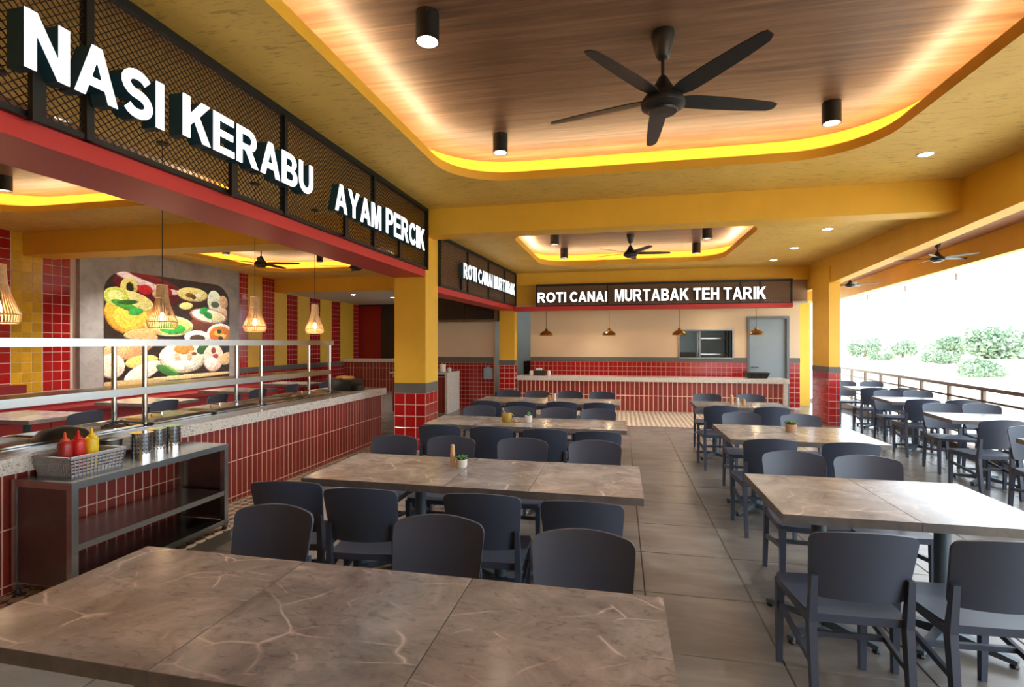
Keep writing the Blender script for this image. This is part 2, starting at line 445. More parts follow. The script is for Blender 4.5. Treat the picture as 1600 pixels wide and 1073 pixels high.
def rrect(x0, x1, y0, y1, r, n=9):
    P = []
    for cx, cy, a in ((x1-r, y0+r, -90), (x1-r, y1-r, 0), (x0+r, y1-r, 90), (x0+r, y0+r, 180)):
        for k in range(n):
            t = math.radians(a+90*k/(n-1)); P.append((cx+r*math.cos(t), cy+r*math.sin(t)))
    return P
def ring(mb, A, za, B, zb):
    n = len(A)
    b = len(mb.v); mb.v += [(x, y, za) for x, y in A] + [(x, y, zb) for x, y in B]
    for i in range(n):
        j = (i+1) % n; mb.f.append((b+i, b+j, b+n+j, b+n+i))
def coffered(x0, x1, y0, y1, z, hole, r, label, zw, lip=0.10, back=0.30, power=True):
    """plaster ceiling with a round-cornered cove: lip, ledge, lit back wall, timber panel above"""
    bm = bmesh.new()
    H = rrect(*hole, r)
    def loop(pts):
        vs = [bm.verts.new((x, y, z)) for x, y in pts]
        return [bm.edges.new((vs[i], vs[(i+1) % len(vs)])) for i in range(len(vs))]
    es = loop([(x0,y0),(x1,y0),(x1,y1),(x0,y1)]) + loop(H)
    bmesh.ops.triangle_fill(bm, edges=es, use_beauty=True)
    me = bpy.data.meshes.new('ceiling'); bm.to_mesh(me); bm.free()
    o = bpy.data.objects.new('ceiling', me); me.materials.append(M['yellow_plaster']); COL.objects.link(o)
    o['kind'] = 'structure'; o['label'] = label
    B = rrect(hole[0]-back, hole[1]+back, hole[2]-back, hole[3]+back, r+back)
    mb = MB(); ring(mb, H, z, H, z+lip); ring(mb, H, z+lip, B, z+lip)
    mb.build('cove_lip', 'yellow_paint', o, smooth=40)
    mb = MB(); ring(mb, B, z+lip, B, zw); mb.build('cove_wall', 'yellow_paint', o, smooth=40)
    mb = MB(); b = len(B); mb.v = [(x, y, zw) for x, y in B]; mb.f = [tuple(range(b))]
    mb.build('wood_panel', 'wood_ceiling', o)
    a1 = rrect(hole[0]-0.06, hole[1]+0.06, hole[2]-0.06, hole[3]+0.06, r+0.06)
    a2 = rrect(hole[0]-0.10, hole[1]+0.10, hole[2]-0.10, hole[3]+0.10, r+0.10)
    mb = MB(); ring(mb, a1, z+lip+0.002, a2, z+lip+0.002); mb.build('led_strip', 'led', o, label='warm light strip hidden in the cove')
    return o
coffered(XS-0.06, XR, -2.5, 7.1, Z1, (-2.0, 2.5, -1.2, 6.05), 0.75, 'yellow plaster ceiling with a lit timber coffer over the front tables', 3.90)
coffered(-10.4, XS-0.06, -2.5, 7.1, Z1, (-9.3, -4.8, -1.2, 6.05), 0.75, 'yellow ceiling with a lit coffer over the buffet', 3.90)
coffered(-2.95, XR, 7.45, 12.2, Z2, (-1.7, 2.0, 7.72, 11.2), 0.6, 'yellow ceiling with a lit timber coffer over the rear tables', 3.58)
coffered(-10.4, -2.95, 7.6, 13.85, Z1, (-9.5, -4.8, 8.15, 12.6), 0.6, 'yellow ceiling with a lit coffer beyond the buffet', 3.90)
struct('ceiling', MB().box(-10.4, -2.95, 14.15, 20, 3.17, 3.22), 'white_ceiling', 'plain pale ceiling at the far left')
struct('ceiling', MB().box(-5.2, 5.0, 13.62, 16.6, 3.0, 3.05), 'white_ceiling', 'plain pale ceiling over the kitchen')
struct('ceiling', MB().box(-2.5, 4.0, 12.24, 13.5, 2.49, 2.53), 'white_ceiling', 'low pale ceiling over the back counter')
struct('ceiling', MB().box(-10.6, 4.2, -2.6, 20.1, 4.0, 4.1), 'concrete', 'unseen roof slab added to block sky light')  # out of view, added to keep sky light from leaking in

# outer shell
def side_wall():
    w = struct('wall_left', MB().box(-10.55, -10.4, -2.5, 20, 0, 4.0), 'grout', 'wall of red and yellow tiled stripes')
    reds = [(5.6, 6.91), (7.41, 7.9)]; yels = [(6.91, 7.41)]
    for a, b in reds: tile_field(w, '+x', -10.4, a+0.005, b, 0.54, 3.57, 0.163, 0.18, 'red_tile', name='red_tile')
    for a, b in yels: tile_field(w, '+x', -10.4, a+0.005, b, 0.54, 3.57, 0.163, 0.18, 'yellow_tile', gap=0.003, name='yellow_tile')
    stripes = [12.27, 12.71, 13.3, 13.85, 14.45, 15.0, 15.67, 16.3, 17.03, 17.62, 18.59, 19.86]
    for k in range(len(stripes)-1):
        a, b = stripes[k], stripes[k+1]
        top = 3.57 if b < 13.9 else 3.17
        if k % 2 == 0: tile_stuff(w, '+x', -10.4, a, b, 0.92, top, (b-a)/4, 0.16, 'red_tile', name='red_tile_stripe')
        else: MB().box(-10.4, -10.392, a, b, 0.92, top).build('yellow_stripe', 'yellow_paint', w)
    MB().box(-10.4, -10.385, 12.2, 20, 0.78, 0.92).build('grey_band', 'grey_band', w)
    tile_stuff(w, '+x', -10.4, 12.2, 19.9, 0.0, 0.78, 0.16, 0.16, 'red_tile', name='lower_tiles')
    return w
wall_left = side_wall()
struct('wall_rear', MB().box(-10.55, 4.2, -2.65, -2.5, 0, 4.0), 'yellow_paint', 'plain yellow end wall')
struct('wall_far_left', MB().box(-10.5, -5.0, 19.0, 19.15, 0, 3.2), 'dark_panel', 'dark panelled wall at the far left')
wf = bpy.data.objects['wall_far_left']
tile_stuff(wf, '-y', 19.0, -8.35, -7.0, 0.9, 3.1, 0.16, 0.16, 'red_tile', name='red_tile_stripe')
tile_stuff(wf, '-y', 19.0, -10.38, -9.4, 0.9, 3.1, 0.16, 0.16, 'red_tile', name='red_tile_stripe')
tile_stuff(wf, '-y', 19.0, -7.0, -5.1, 0.0, 3.1, 0.16, 0.16, 'red_tile', name='red_tile_stripe')

# stone panel with the food print
sp = tag(MB().box(-10.4, -10.3, 8.0, 12.25, 0.62, 3.57).build('stone_panel', 'stone_panel'), 'tall grey stone panel on the striped wall carrying the food picture', 'wall panel')

FOOD = [  # (u, v, radius u, radius v, rotation, colour) in the unit square of the print, drawn in order
 (.30,.86,.215,.125,-.12,(86,14,18)),(.30,.93,.215,.052,-.2,(238,206,196)),(.34,.955,.18,.028,-.2,(112,20,24)),
 (.27,.86,.045,.04,0,(190,30,40)),(.36,.83,.035,.03,0,(206,160,120)),(.40,.79,.04,.02,0,(222,196,140)),(.44,.86,.03,.035,0,(170,24,30)),
 (.16,.87,.05,.07,.3,(222,204,112)),(.165,.865,.022,.04,.1,(40,32,18)),
 (.17,.64,.145,.16,0,(226,150,52)),(.17,.60,.10,.10,0,(240,176,66)),(.175,.745,.135,.075,-.15,(218,204,128)),(.075,.775,.07,.07,0,(196,204,88)),(.075,.775,.045,.045,0,(226,226,140)),
 (.14,.70,.085,.03,-.3,(70,140,52)),(.15,.735,.06,.018,.1,(48,88,36)),(.205,.655,.045,.028,.2,(52,150,64)),
 (.65,.83,.12,.07,0,(66,32,20)),(.65,.865,.115,.06,0,(226,206,124)),(.62,.855,.03,.02,0,(120,84,40)),(.69,.85,.035,.025,.4,(250,236,190)),(.655,.84,.02,.02,0,(84,60,36)),
 (.855,.80,.06,.115,.25,(214,220,190)),(.855,.785,.035,.03,0,(92,88,64)),(.93,.70,.04,.06,0,(214,176,140)),(.94,.82,.035,.06,.5,(206,160,118)),
 (.59,.745,.05,.03,.1,(216,194,120)),
 (.75,.57,.11,.065,0,(98,48,34)),(.80,.655,.155,.068,-.08,(150,92,70)),(.80,.66,.138,.056,-.08,(240,226,198)),(.87,.65,.06,.04,0,(222,210,160)),
 (.745,.71,.035,.03,.4,(44,150,66)),(.785,.67,.04,.03,-.4,(36,126,58)),
 (.46,.54,.165,.085,0,(206,206,150)),(.46,.54,.15,.072,0,(176,192,110)),(.48,.515,.09,.042,0,(54,160,62)),
 (.91,.47,.115,.10,0,(228,204,184)),(.91,.465,.095,.082,0,(196,104,36)),(.88,.48,.03,.025,0,(232,170,70)),(.935,.45,.03,.022,0,(226,184,96)),(.91,.43,.02,.018,0,(66,40,20)),(.895,.50,.02,.02,0,(50,60,24)),
 (.69,.435,.10,.06,0,(226,218,210)),(.69,.425,.06,.032,0,(74,52,36)),
 (.25,.46,.11,.04,.1,(192,154,100)),(.14,.315,.14,.075,.15,(214,164,118)),(.24,.34,.12,.055,.5,(196,140,96)),(.25,.21,.10,.05,.1,(222,186,104)),(.05,.18,.07,.09,-.4,(236,206,182)),(.26,.12,.12,.06,.35,(242,216,192)),
 (.57,.235,.172,.132,0,(198,186,160)),(.57,.24,.156,.117,0,(242,220,196)),(.575,.32,.075,.045,0,(192,132,60)),(.52,.22,.02,.06,.3,(206,160,130)),(.62,.24,.018,.06,-.4,(206,160,130)),(.56,.17,.09,.03,0,(250,236,220)),(.66,.27,.02,.015,0,(120,70,40)),
 (.75,.32,.06,.045,.3,(52,84,42)),(.84,.22,.085,.125,-.25,(236,192,172)),(.82,.17,.05,.05,0,(250,226,206)),(.86,.24,.025,.02,0,(150,70,60)),(.84,.30,.02,.03,0,(140,60,52)),(.97,.21,.06,.055,.3,(204,166,116)),
 (.44,.11,.085,.035,-.4,(62,112,52)),(.47,.13,.05,.012,-.5,(120,170,80)),(.60,.045,.42,.018,.02,(212,182,130)),(.2,.03,.22,.02,0,(190,160,110)),
]
def food_print():
    y0, y1, z0, z1 = 8.47, 11.88, 0.69, 3.13
    nu, nv = 270, 200
    rnd = random.Random(3)
    g = [[rnd.random() for _ in range(41)] for _ in range(41)]
    def nz(u, v):
        a, b = u*39.99, v*39.99; i, j = int(a), int(b); a -= i; b -= j
        return (g[i][j]*(1-a)+g[i+1][j]*a)*(1-b)+(g[i][j+1]*(1-a)+g[i+1][j+1]*a)*b
    lin = lambda c: tuple(srgb(*c)[:3])
    shapes = [(a, b, c*1.16, d*1.16, math.cos(e), math.sin(e), lin(col)) for a, b, c, d, e, col in FOOD]
    dark = lin((40, 28, 22))
    V, C = [], []
    R = 0.16
    asp = (z1-z0)/(y1-y0)
    for j in range(nv+1):
        for i in range(nu+1):
            u, v = i/nu, j/nv
            # big rounded upper corners: squeeze the grid to the outline
            ru, rv = 0.15, 0.2
            lo, hi = 0.0, 1.0
            if v > 1-rv:
                q = (v-(1-rv))/rv; ins = ru*(1-math.sqrt(max(0, 1-q*q))); lo, hi = ins, 1-ins
            uu = lo+(hi-lo)*u
            V.append((-10.29, y0+(y1-y0)*uu, z0+(z1-z0)*v))
            col = tuple(c*(0.5+nz(uu, v)) for c in dark)
            for a, b, ra, rb, ce, se, sc_ in shapes:
                dx, dy = (uu-a), (v-b)*asp
                px, py = (dx*ce+dy*se)/ra, (-dx*se+dy*ce)/(rb*asp)
                dd = px*px+py*py
                if dd < 1:
                    f1 = nz((uu*3.1+a) % 1, (v*3.3+b) % 1); f2 = nz((uu*7.3+b) % 1, (v*7.9+a) % 1)
                    k = 0.30+0.60*f1+0.62*f2+0.22*py-0.10*px
                    if dd > .86: k *= 0.55 if py < 0 else 1.25
                    warm = (1.06, 1.0, 0.86) if f2 > .62 else (1, 1, 1)
                    col = tuple(min(1, c*k*w) for c, w in zip(sc_, warm))
            C.append(col)
    F = []
    for j in range(nv):
        for i in range(nu):
            a = j*(nu+1)+i; F.append((a, a+1, a+nu+2, a+nu+1))
    mb = MB(); mb.add(V, F)
    # border thickness
    o = mb.build('food_picture', 'mural_print')
    at = o.data.color_attributes.new('print', 'FLOAT_COLOR', 'POINT')
    flat = []
    for c in C: flat += [c[0], c[1], c[2], 1.0]
    at.data.foreach_set('color', flat)
    tag(o, 'large backlit picture of bowls of rice, curry and drinks on the grey stone panel', 'picture')
    # slim tray behind the print
    rim = MB()
    P = [(y0, z0), (y1, z0)] + [(y1-0.15*(y1-y0)*(1-math.sqrt(max(0, 1-q*q))), z0+(z1-z0)*(0.8+0.2*q)) for q in [k/10 for k in range(11)]]
    P += [(y0+0.15*(y1-y0)*(1-math.sqrt(max(0, 1-q*q))), z0+(z1-z0)*(0.8+0.2*q)) for q in [k/10 for k in range(10, -1, -1)]]
    n = len(P); rim.v = [(-10.30, y, z) for y, z in P] + [(-10.2905, y, z) for y, z in P]
    for i in range(n): rim.f.append((i, (i+1) % n, n+(i+1) % n, n+i))
    rim.f.append(tuple(range(n)))
    rim.build('edge', 'black_metal', o)
food_print()

# ---- columns
def column(name, label, x0, x1, y0, y1, ztop, zt, zb, tw, th, faces, mat='red_tile', big=True, body='yellow_paint'):
    """yellow column, grey band zt..zb, tiled foot below; faces: axis list"""
    t = thing(name, label, 'column', ((x0+x1)/2, (y0+y1)/2, 0))
    MB().box(x0, x1, y0, y1, zb, ztop).build('shaft', body, t)
    MB().box(x0-0.004, x1+0.004, y0-0.004, y1+0.004, zt, zb).build('grey_band', 'grey_band', t)
    MB().box(x0, x1, y0, y1, 0, zt).build('tile_bed', 'grout', t)
    for ax in faces:
        plane = {'-y': y0, '+x': x1, '-x': x0}[ax]
        a, b = (x0, x1) if ax == '-y' else (y0, y1)
        if big is True or (isinstance(big, (list, tuple)) and ax in big): tile_field(t, ax, plane, a, b, 0, zt, tw, th, mat, d=0.003, anchor_top=True)
        elif ax == '-x':
            mb = MB(); u = a
            while u < b-0.01:
                v = zt
                while v > 0.01:
                    mb.box(plane-0.003, plane, u+0.003, min(u+tw, b)-0.003, max(v-th, 0)+0.003, v-0.003); v -= th
                u += tw
            mb.build('side_tiles', mat, t, kind='stuff')
        else: tile_stuff(t, ax, plane, a, b, 0, zt, tw, th, mat, gap=0.012)
    return t
column('column', 'thick yellow column with large red tiled foot beside the buffet counter', -3.30, XS, 7.1, 7.62, Z1, 0.865, 1.015, 0.169, 0.169, ['-y', '+x', '-x'])
column('column', 'slim yellow column at the left end of the back counter', -2.91, -2.53, 12.2, 12.5, Z2, 1.07, 1.19, 0.125, 0.125, ['-y', '+x'], big=False)
column('column', 'yellow pier with red tiled foot on the terrace side', 3.95, 4.15, 11.0, 11.87, 3.1, 1.03, 1.145, 0.1365, 0.137, ['-y', '-x'], big=['-y'])
tag(MB().box(4.46, 4.74, 14.4, 14.8, 0, 3.2).build('column', 'yellow_paint'), 'plain yellow pier standing behind the grey door', 'column')

# ---- beams
def beam(label, mb, mat='yellow_paint', name='beam'): return tag(mb.build(name, mat), label, 'beam')
beam('yellow ceiling beam crossing between the front and rear coffers', MB().box(XS, XR, 7.1, 7.45, 3.19, 3.62))
beam('yellow ceiling beam above the back counter sign', MB().box(-2.53, 4.0, 12.2, 12.5, 3.0, 3.35))
beam('yellow ceiling beam crossing the room behind the buffet', MB().box(-10.4, -3.30, 7.1, 7.6, 3.17, 3.62))
beam('far yellow beam before the striped end wall', MB().box(-10.4, -2.95, 13.85, 14.15, 3.17, 3.62))
beam('yellow upstand over the rear sign screen', MB().hexa([(-3.0,7.62,3.30),(-2.86,7.62,3.30),(-2.6,12.2,3.30),(-2.74,12.2,3.30),(-3.0,7.62,3.6),(-2.86,7.62,3.6),(-2.6,12.2,3.6),(-2.74,12.2,3.6)]))
# long beam over the open side: its underside drops slightly towards the pier
def zs(y): return 3.05 + (2.77-3.05)*(y-5.9)/(11.1-5.9)
yA, yB = -2.5, 11.9
beam('long yellow beam over the open terrace side', MB().hexa([(XR,yA,zs(yA)),(XR+0.2,yA,zs(yA)),(XR+0.2,yB,zs(yB)),(XR,yB,zs(yB)),(XR,yA,3.7),(XR+0.2,yA,3.7),(XR+0.2,yB,3.7),(XR,yB,3.7)]))
beam('short yellow beam from the back wall to the far pier', MB().box(4.0, 4.74, 13.4, 14.8, 2.62, 3.3))
beam('yellow beam from the pier to the back wall', MB().box(4.0, 4.18, 11.9, 13.4, 2.77, 3.5))
beam('orange edge beam along the terrace roof', MB().hexa([(rail_x(2),2,2.77),(rail_x(2)+0.1,2,2.77),(rail_x(17)+0.1,17,2.77),(rail_x(17),17,2.77),(rail_x(2),2,3.12),(rail_x(2)+0.1,2,3.12),(rail_x(17)+0.1,17,3.12),(rail_x(17),17,3.12)]))
struct('ceiling', MB().prism([(XR+0.2,-2.5),(rail_x(-2.5)+0.4,-2.5),(rail_x(17)+0.1,17),(XR+0.2,17)], 3.10, 3.2), 'terrace_wood', 'timber ceiling over the terrace')

# red beam under the front screen, and the one under the rear screen
beam('long red beam below the NASI KERABU screen', MB().box(-3.30, XS, -2.5, 7.1, 2.58, 2.68), 'red_beam')
A2, B2 = Vector((XS, 7.62, 0)), Vector((-2.53, 12.2, 0))
beam('red beam below the side screen beyond the thick column', MB().hexa([(-3.15,7.62,2.40),(A2.x,7.62,2.40),(B2.x,12.2,2.40),(-2.9,12.2,2.40),(-3.15,7.62,2.50),(A2.x,7.62,2.50),(B2.x,12.2,2.50),(-2.9,12.2,2.50)]), 'red_beam')
beam('red beam below the ROTI CANAI sign over the back counter', MB().box(-2.53, 3.62, 12.02, 12.22, 2.38, 2.475), 'red_beam')

# closed bulkhead behind the sign mesh
struct('trim_2', MB().box(-1.98, 4.0, 12.32, 12.36, 2.53, 3.05), 'bulkhead', 'brown bulkhead behind the back sign')
struct('trim_3', MB().box(-2.53, -1.98, 12.32, 12.36, 2.53, 3.05), 'yellow_paint', 'yellow bulkhead end beside the slim column')
# ---- kitchen behind
wb = MB()
for b in ((-2.36,1.45,0,3.2),(1.45,2.69,0,1.25),(1.45,2.69,1.92,3.2),(2.69,3.03,0,3.2),(3.03,3.98,2.26,3.2),(3.98,4.22,0,3.2)):
    wb.box(b[0], b[1], 13.5, 13.62, b[2], b[3])
wall_back = struct('wall_back', wb, 'cream_wall', 'cream wall behind the back counter')
MB().box(-2.36, 3.03, 13.485, 13.5, 1.13, 1.25).build('grey_band', 'grey_band', wall_back)
MB().box(3.98, 4.22, 13.485, 13.5, 1.13, 1.25).build('grey_band', 'grey_band', wall_back)
MB().box(-2.36, 3.03, 13.495, 13.5, 0, 1.13).build('tile_bed', 'grout_pink', wall_back)
MB().box(3.98, 4.22, 13.495, 13.5, 0, 1.13).build('tile_bed', 'grout_pink', wall_back)
tile_stuff(wall_back, '-y', 13.495, -2.36, 3.03, 0.05, 1.13, 0.12, 0.12, 'red_tile', name='small_tiles')
tile_stuff(wall_back, '-y', 13.495, 3.98, 4.22, 0.05, 1.13, 0.12, 0.12, 'red_tile', name='small_tiles')
wk = struct('wall_kitchen', MB().box(-5.2, -3.1, 12.4, 12.55, 0, 3.2), 'cream_wall', 'cream and red tiled wall seen past the thick column')
MB().box(-5.2, -3.1, 12.385, 12.4, 1.115, 1.26).build('grey_band', 'grey_band', wk)
tile_stuff(wk, '-y', 12.4, -5.2, -3.1, 0.0, 1.115, 0.105, 0.105, 'red_tile', name='small_tiles')
struct('wall_kitchen_rear', MB().box(-5.2, 4.2, 16.4, 16.55, 0, 3.1), 'kitchen_white', 'pale kitchen wall')
struct('wall_kitchen_side', MB().box(4.05, 4.2, 13.62, 16.4, 0, 3.1), 'kitchen_white', 'pale kitchen side wall')
d1 = struct('door_1', MB().box(3.09, 3.92, 13.54, 13.58, 0.0, 2.2), 'door_grey', 'plain grey door')
fr = MB().box(3.03, 3.09, 13.47, 13.62, 0, 2.26).box(3.92, 3.98, 13.47, 13.62, 0, 2.26).box(3.09, 3.92, 13.47, 13.62, 2.2, 2.26)
fr.build('door_frame', 'door_frame', d1)
MB().lathe([(0.0,0),(0.03,0),(0.03,0.012),(0.0,0.012)], 12, (3.17, 13.53, 1.02)).tube([(3.17,13.54,1.02),(3.17,13.49,1.02)], 0.011).tube([(3.17,13.49,1.02),(3.29,13.49,1.02)], 0.011).build('door_handle', 'chrome', d1)
w1 = struct('window_1', MB().box(1.42,1.45,13.47,13.63,1.22,1.95).box(2.69,2.72,13.47,13.63,1.22,1.95).box(1.45,2.69,13.47,13.63,1.92,1.95).box(1.45,2.69,13.47,13.63,1.22,1.25), 'steel_dark', 'serving hatch in the cream wall')
# steel frame and equipment seen through the hatch
t = thing('kitchen_rack', 'steel rack frame seen through the serving hatch', 'rack', (2.4, 14.6, 0))
for x in (2.06, 2.78):
    for y in (14.4, 14.8): MB().box(x-0.02, x+0.02, y-0.02, y+0.02, 0, 1.98).build('post', 'steel_dark', t)
for z in (0.3, 0.8, 1.3, 1.72): MB().box(2.06, 2.78, 14.4, 14.8, z, z+0.03).build('shelf', 'steel', t)
tag(MB().box(1.3, 1.95, 14.3, 14.9, 0, 1.36).box(1.3, 1.95, 14.28, 14.3, 0.1, 1.2).build('oven', 'dark_panel'), 'dark oven body at the lower left of the serving hatch', 'oven')
t = thing('ceiling_light', 'unseen fluorescent batten added to light the kitchen behind the hatch', 'light', (1.0, 14.9, 2.98))  # unseen lamp, added because the kitchen needs light
MB().box(0.4, 1.6, 14.84, 14.96, 2.94, 3.0).build('housing', 'white_post', t)
MB().box(0.42, 1.58, 14.87, 14.93, 2.925, 2.94).build('tube', emit('tube_light', (0.85, 0.95, 1.0, 1), 22.0), t)
t = thing('ceiling_light', 'fluorescent batten added to light the kitchen passage left of the hatch', 'light', (-3.2, 14.9, 2.98))  # second added batten, lights the passage
MB().box(-3.8, -2.6, 14.84, 14.96, 2.94, 3.0).build('housing', 'white_post', t)
MB().box(-3.78, -2.62, 14.87, 14.93, 2.925, 2.94).build('tube', M['tube_light'], t)
tag(MB().box(-2.95,-2.05,15.6,16.3,0,1.05).box(-2.9,-2.1,15.55,15.6,0.1,0.95).build('kitchen_cabinet','black_plastic'), 'black cabinet in the kitchen passage beside the slim column', 'cabinet')
# hood
for a, b, lab in ((-5.2, -3.68, 'black exhaust hood panel close to the thick column'), (-3.66, -2.93, 'black exhaust hood panel close to the slim column')):
    t = thing('exhaust_hood', lab, 'hood', ((a+b)/2, 12.0, 2.14))
    MB().hexa([(a,11.75,2.14),(b,11.75,2.14),(b,12.38,2.14),(a,12.38,2.14),(a,11.85,2.72),(b,11.85,2.72),(b,12.38,2.72),(a,12.38,2.72)]).build('hood_body', 'black_plastic', t)
    MB().box(a, b, 11.73, 11.76, 2.12, 2.17).build('edge_strip', 'steel_dark', t)

# ---- sign screens
def screen(name, label, A, B, z0, z1, posts, wire_from=0.0, pitch=(0.046, 0.042), wire=0.0045, post=0.04, mat='mesh_black'):
    L = (B-A).length; rz = math.atan2(B.y-A.y, B.x-A.x)
    t = thing(name, label, 'screen', (A.x, A.y, z0), rz)
    h = z1-z0
    MB().box(wire_from, L, -0.05, 0, h-0.05, h).build('top_rail', 'black_metal', t, local=True)
    MB().box(wire_from, L, -0.04, 0, 0, 0.03).build('bottom_rail', 'black_metal', t, local=True)
    for p in posts: MB().box(p-post/2, p+post/2, -0.05, 0.0, 0, h).build('post', 'black_metal', t, local=True)
    mb = MB(); w, hh = pitch; dx = h*w/hh
    k = wire_from-dx
    while k < L:
        for sgn, yy in ((1, -0.022), (-1, -0.026)):
            a = (k, 0.0) if sgn > 0 else (k+dx, 0.0); b = (k+dx, h) if sgn > 0 else (k, h)
            # clip to the panel
            def at(x): return (x, a[1]+(b[1]-a[1])*(x-a[0])/(b[0]-a[0]))
            p, q = a, b
            if p[0] < wire_from: p = at(wire_from)
            if q[0] < wire_from: q = at(wire_from)
            if p[0] > L: p = at(L)
            if q[0] > L: q = at(L)
            if abs(p[0]-q[0]) < 0.01: continue
            mb.bar((p[0], yy, p[1]), (q[0], yy, q[1]), wire, wire, up=(0, 1, 0))
        k += w
    mb.build('wire_mesh', mat, t, local=True, kind='stuff')
    return t
y_s = 0.6
screen('sign_screen', 'black diamond mesh screen behind the NASI KERABU and AYAM PERCIK letters', Vector((XS-0.0, y_s, 0)), Vector((XS, 7.1, 0)), 2.68, Z1, [0.02, 1.60, 3.23, 4.83, 6.48])
L2 = (B2-A2).length
screen('sign_screen', 'black mesh screen with white letters between the two yellow columns', A2, B2, 2.50, Z2, [0.02, 1.25, 2.45, 3.6, L2-0.02], pitch=(0.06, 0.05), wire=0.008, mat='mesh_bronze')
screen('sign_screen', 'brown mesh screen behind the ROTI CANAI MURTABAK TEH TARIK letters', Vector((-1.98, 12.08, 0)), Vector((3.62, 12.08, 0)), 2.475, 3.0, [0.02, 1.68, 4.55, 4.95, 5.58], pitch=(0.05, 0.05), wire=0.012, post=0.03, mat='mesh_bronze')

def arc(cx, cy, rx, ry, a0, a1, n=12):
    return [(cx+rx*math.cos(math.radians(a0+(a1-a0)*k/n)), cy+ry*math.sin(math.radians(a0+(a1-a0)*k/n))) for k in range(n+1)]
def stroke(path, w):
    L, R = [], []
    for i, p in enumerate(path):
        a, b = path[max(i-1, 0)], path[min(i+1, len(path)-1)]
        d = math.hypot(b[0]-a[0], b[1]-a[1]); nx, ny = -(b[1]-a[1])/d*w/2, (b[0]-a[0])/d*w/2
        L.append((p[0]+nx, p[1]+ny)); R.append((p[0]-nx, p[1]-ny))
    return L+R[::-1]
LOOPS = {  # bold capitals, 100 high: outline, then holes
 'N': [[(0,0),(20,0),(20,64),(58,0),(79,0),(79,100),(59,100),(59,36),(21,100),(0,100)]],
 'A': [[(0,0),(22,0),(30,22),(66,22),(74,0),(96,0),(59,100),(37,100)], [(36,39),(60,39),(48,74)]],
 'S': [stroke(arc(39,70.5,28,20.5,28,270)[:-1]+arc(39,29.5,28,20.5,90,-152), 20)],
 'I': [[(0,0),(21,0),(21,100),(0,100)]],
 'K': [[(0,0),(21,0),(21,31),(35,46),(61,0),(87,0),(50,61),(85,100),(57,100),(21,58),(21,100),(0,100)]],
 'E': [[(0,0),(75,0),(75,17),(21,17),(21,43),(70,43),(70,60),(21,60),(21,83),(73,83),(73,100),(0,100)]],
 'P': [[(0,0),(21,0),(21,38)]+arc(45,69,31,31,-90,90)+[(0,100)], [(21,55)]+arc(43,69,14,14,-90,90)+[(21,83)]],
 'R': [[(0,0),(21,0),(21,41),(31,41),(37,37),(62,0),(87,0),(66,33),(58,43.5)]+arc(48,70,31,30,-52,90)+[(0,100)], [(21,57)]+arc(46,70,13,13,-90,90)+[(21,83)]],
 'B': [[(0,0)]+arc(47,28.5,32,28.5,-90,60)+arc(44,74.5,30,25.5,-42,90)+[(0,100)], [(21,17)]+arc(45,30,13,13,-90,90)+[(21,43)], [(21,60)]+arc(42,71.5,11.5,11.5,-90,90)+[(21,83)]],
 'U': [[(0,100)]+arc(39.5,38,39.5,39.5,180,360)+[(79,100),(58,100)]+arc(39.5,38,18.5,20,360,180)+[(21,100)]],
 'Y': [[(35,0),(56,0),(56,42),(91,100),(67,100),(45.5,61),(24,100),(0,100),(35,42)]],
 'M': [[(0,0),(19,0),(19,78),(38,0),(58,0),(77,78),(77,0),(96,0),(96,100),(66,100),(48,32),(30,100),(0,100)]],
 'C': [stroke(arc(46,50,36,41,38,322,24), 20)],
 'O': [arc(50,50,50,51,0,360,32)[:-1], arc(50,50,28,32,0,360,28)[:-1]],
 'T': [[(30,0),(51,0),(51,83),(81,83),(81,100),(0,100),(0,83),(30,83)]],
 'H': [[(0,0),(21,0),(21,43),(58,43),(58,0),(79,0),(79,100),(58,100),(58,61),(21,61),(21,100),(0,100)]]}
WID = {c: (max(p[0] for p in L[0])-min(p[0] for p in L[0]))/100+.10 for c, L in LOOPS.items()}; WID[' '] = .34
WID['A'] -= .06; WID['T'] -= .03
def glyph(ch):
    """flat letter turned into a solid: verts carry z -1 (back) or +1 (front)"""
    bm = bmesh.new(); es = []
    for loop in LOOPS[ch]:
        vs = [bm.verts.new((x/100, y/100, 0)) for x, y in loop]
        es += [bm.edges.new((vs[i], vs[(i+1) % len(vs)])) for i in range(len(vs))]
    bmesh.ops.triangle_fill(bm, edges=es, use_beauty=True)
    bm.verts.index_update(); n = len(bm.verts)
    P = [(v.co.x, v.co.y) for v in bm.verts]
    T = []
    for f in bm.faces:
        q = [v.index for v in f.verts]
        if f.normal.z < 0: q.reverse()
        T.append(tuple(q))
    E_ = [(e.verts[0].index, e.verts[1].index) for e in bm.edges if len(e.link_faces) == 1]
    bm.free()
    V = [(x, y, -1) for x, y in P]+[(x, y, 1) for x, y in P]
    F = [tuple(reversed(t)) for t in T]+[tuple(n+i for i in t) for t in T]+[(a, b, n+b, n+a) for a, b in E_]
    return V, F, (min(p[0] for p in P), max(p[0] for p in P), min(p[1] for p in P), max(p[1] for p in P))
GL = {}
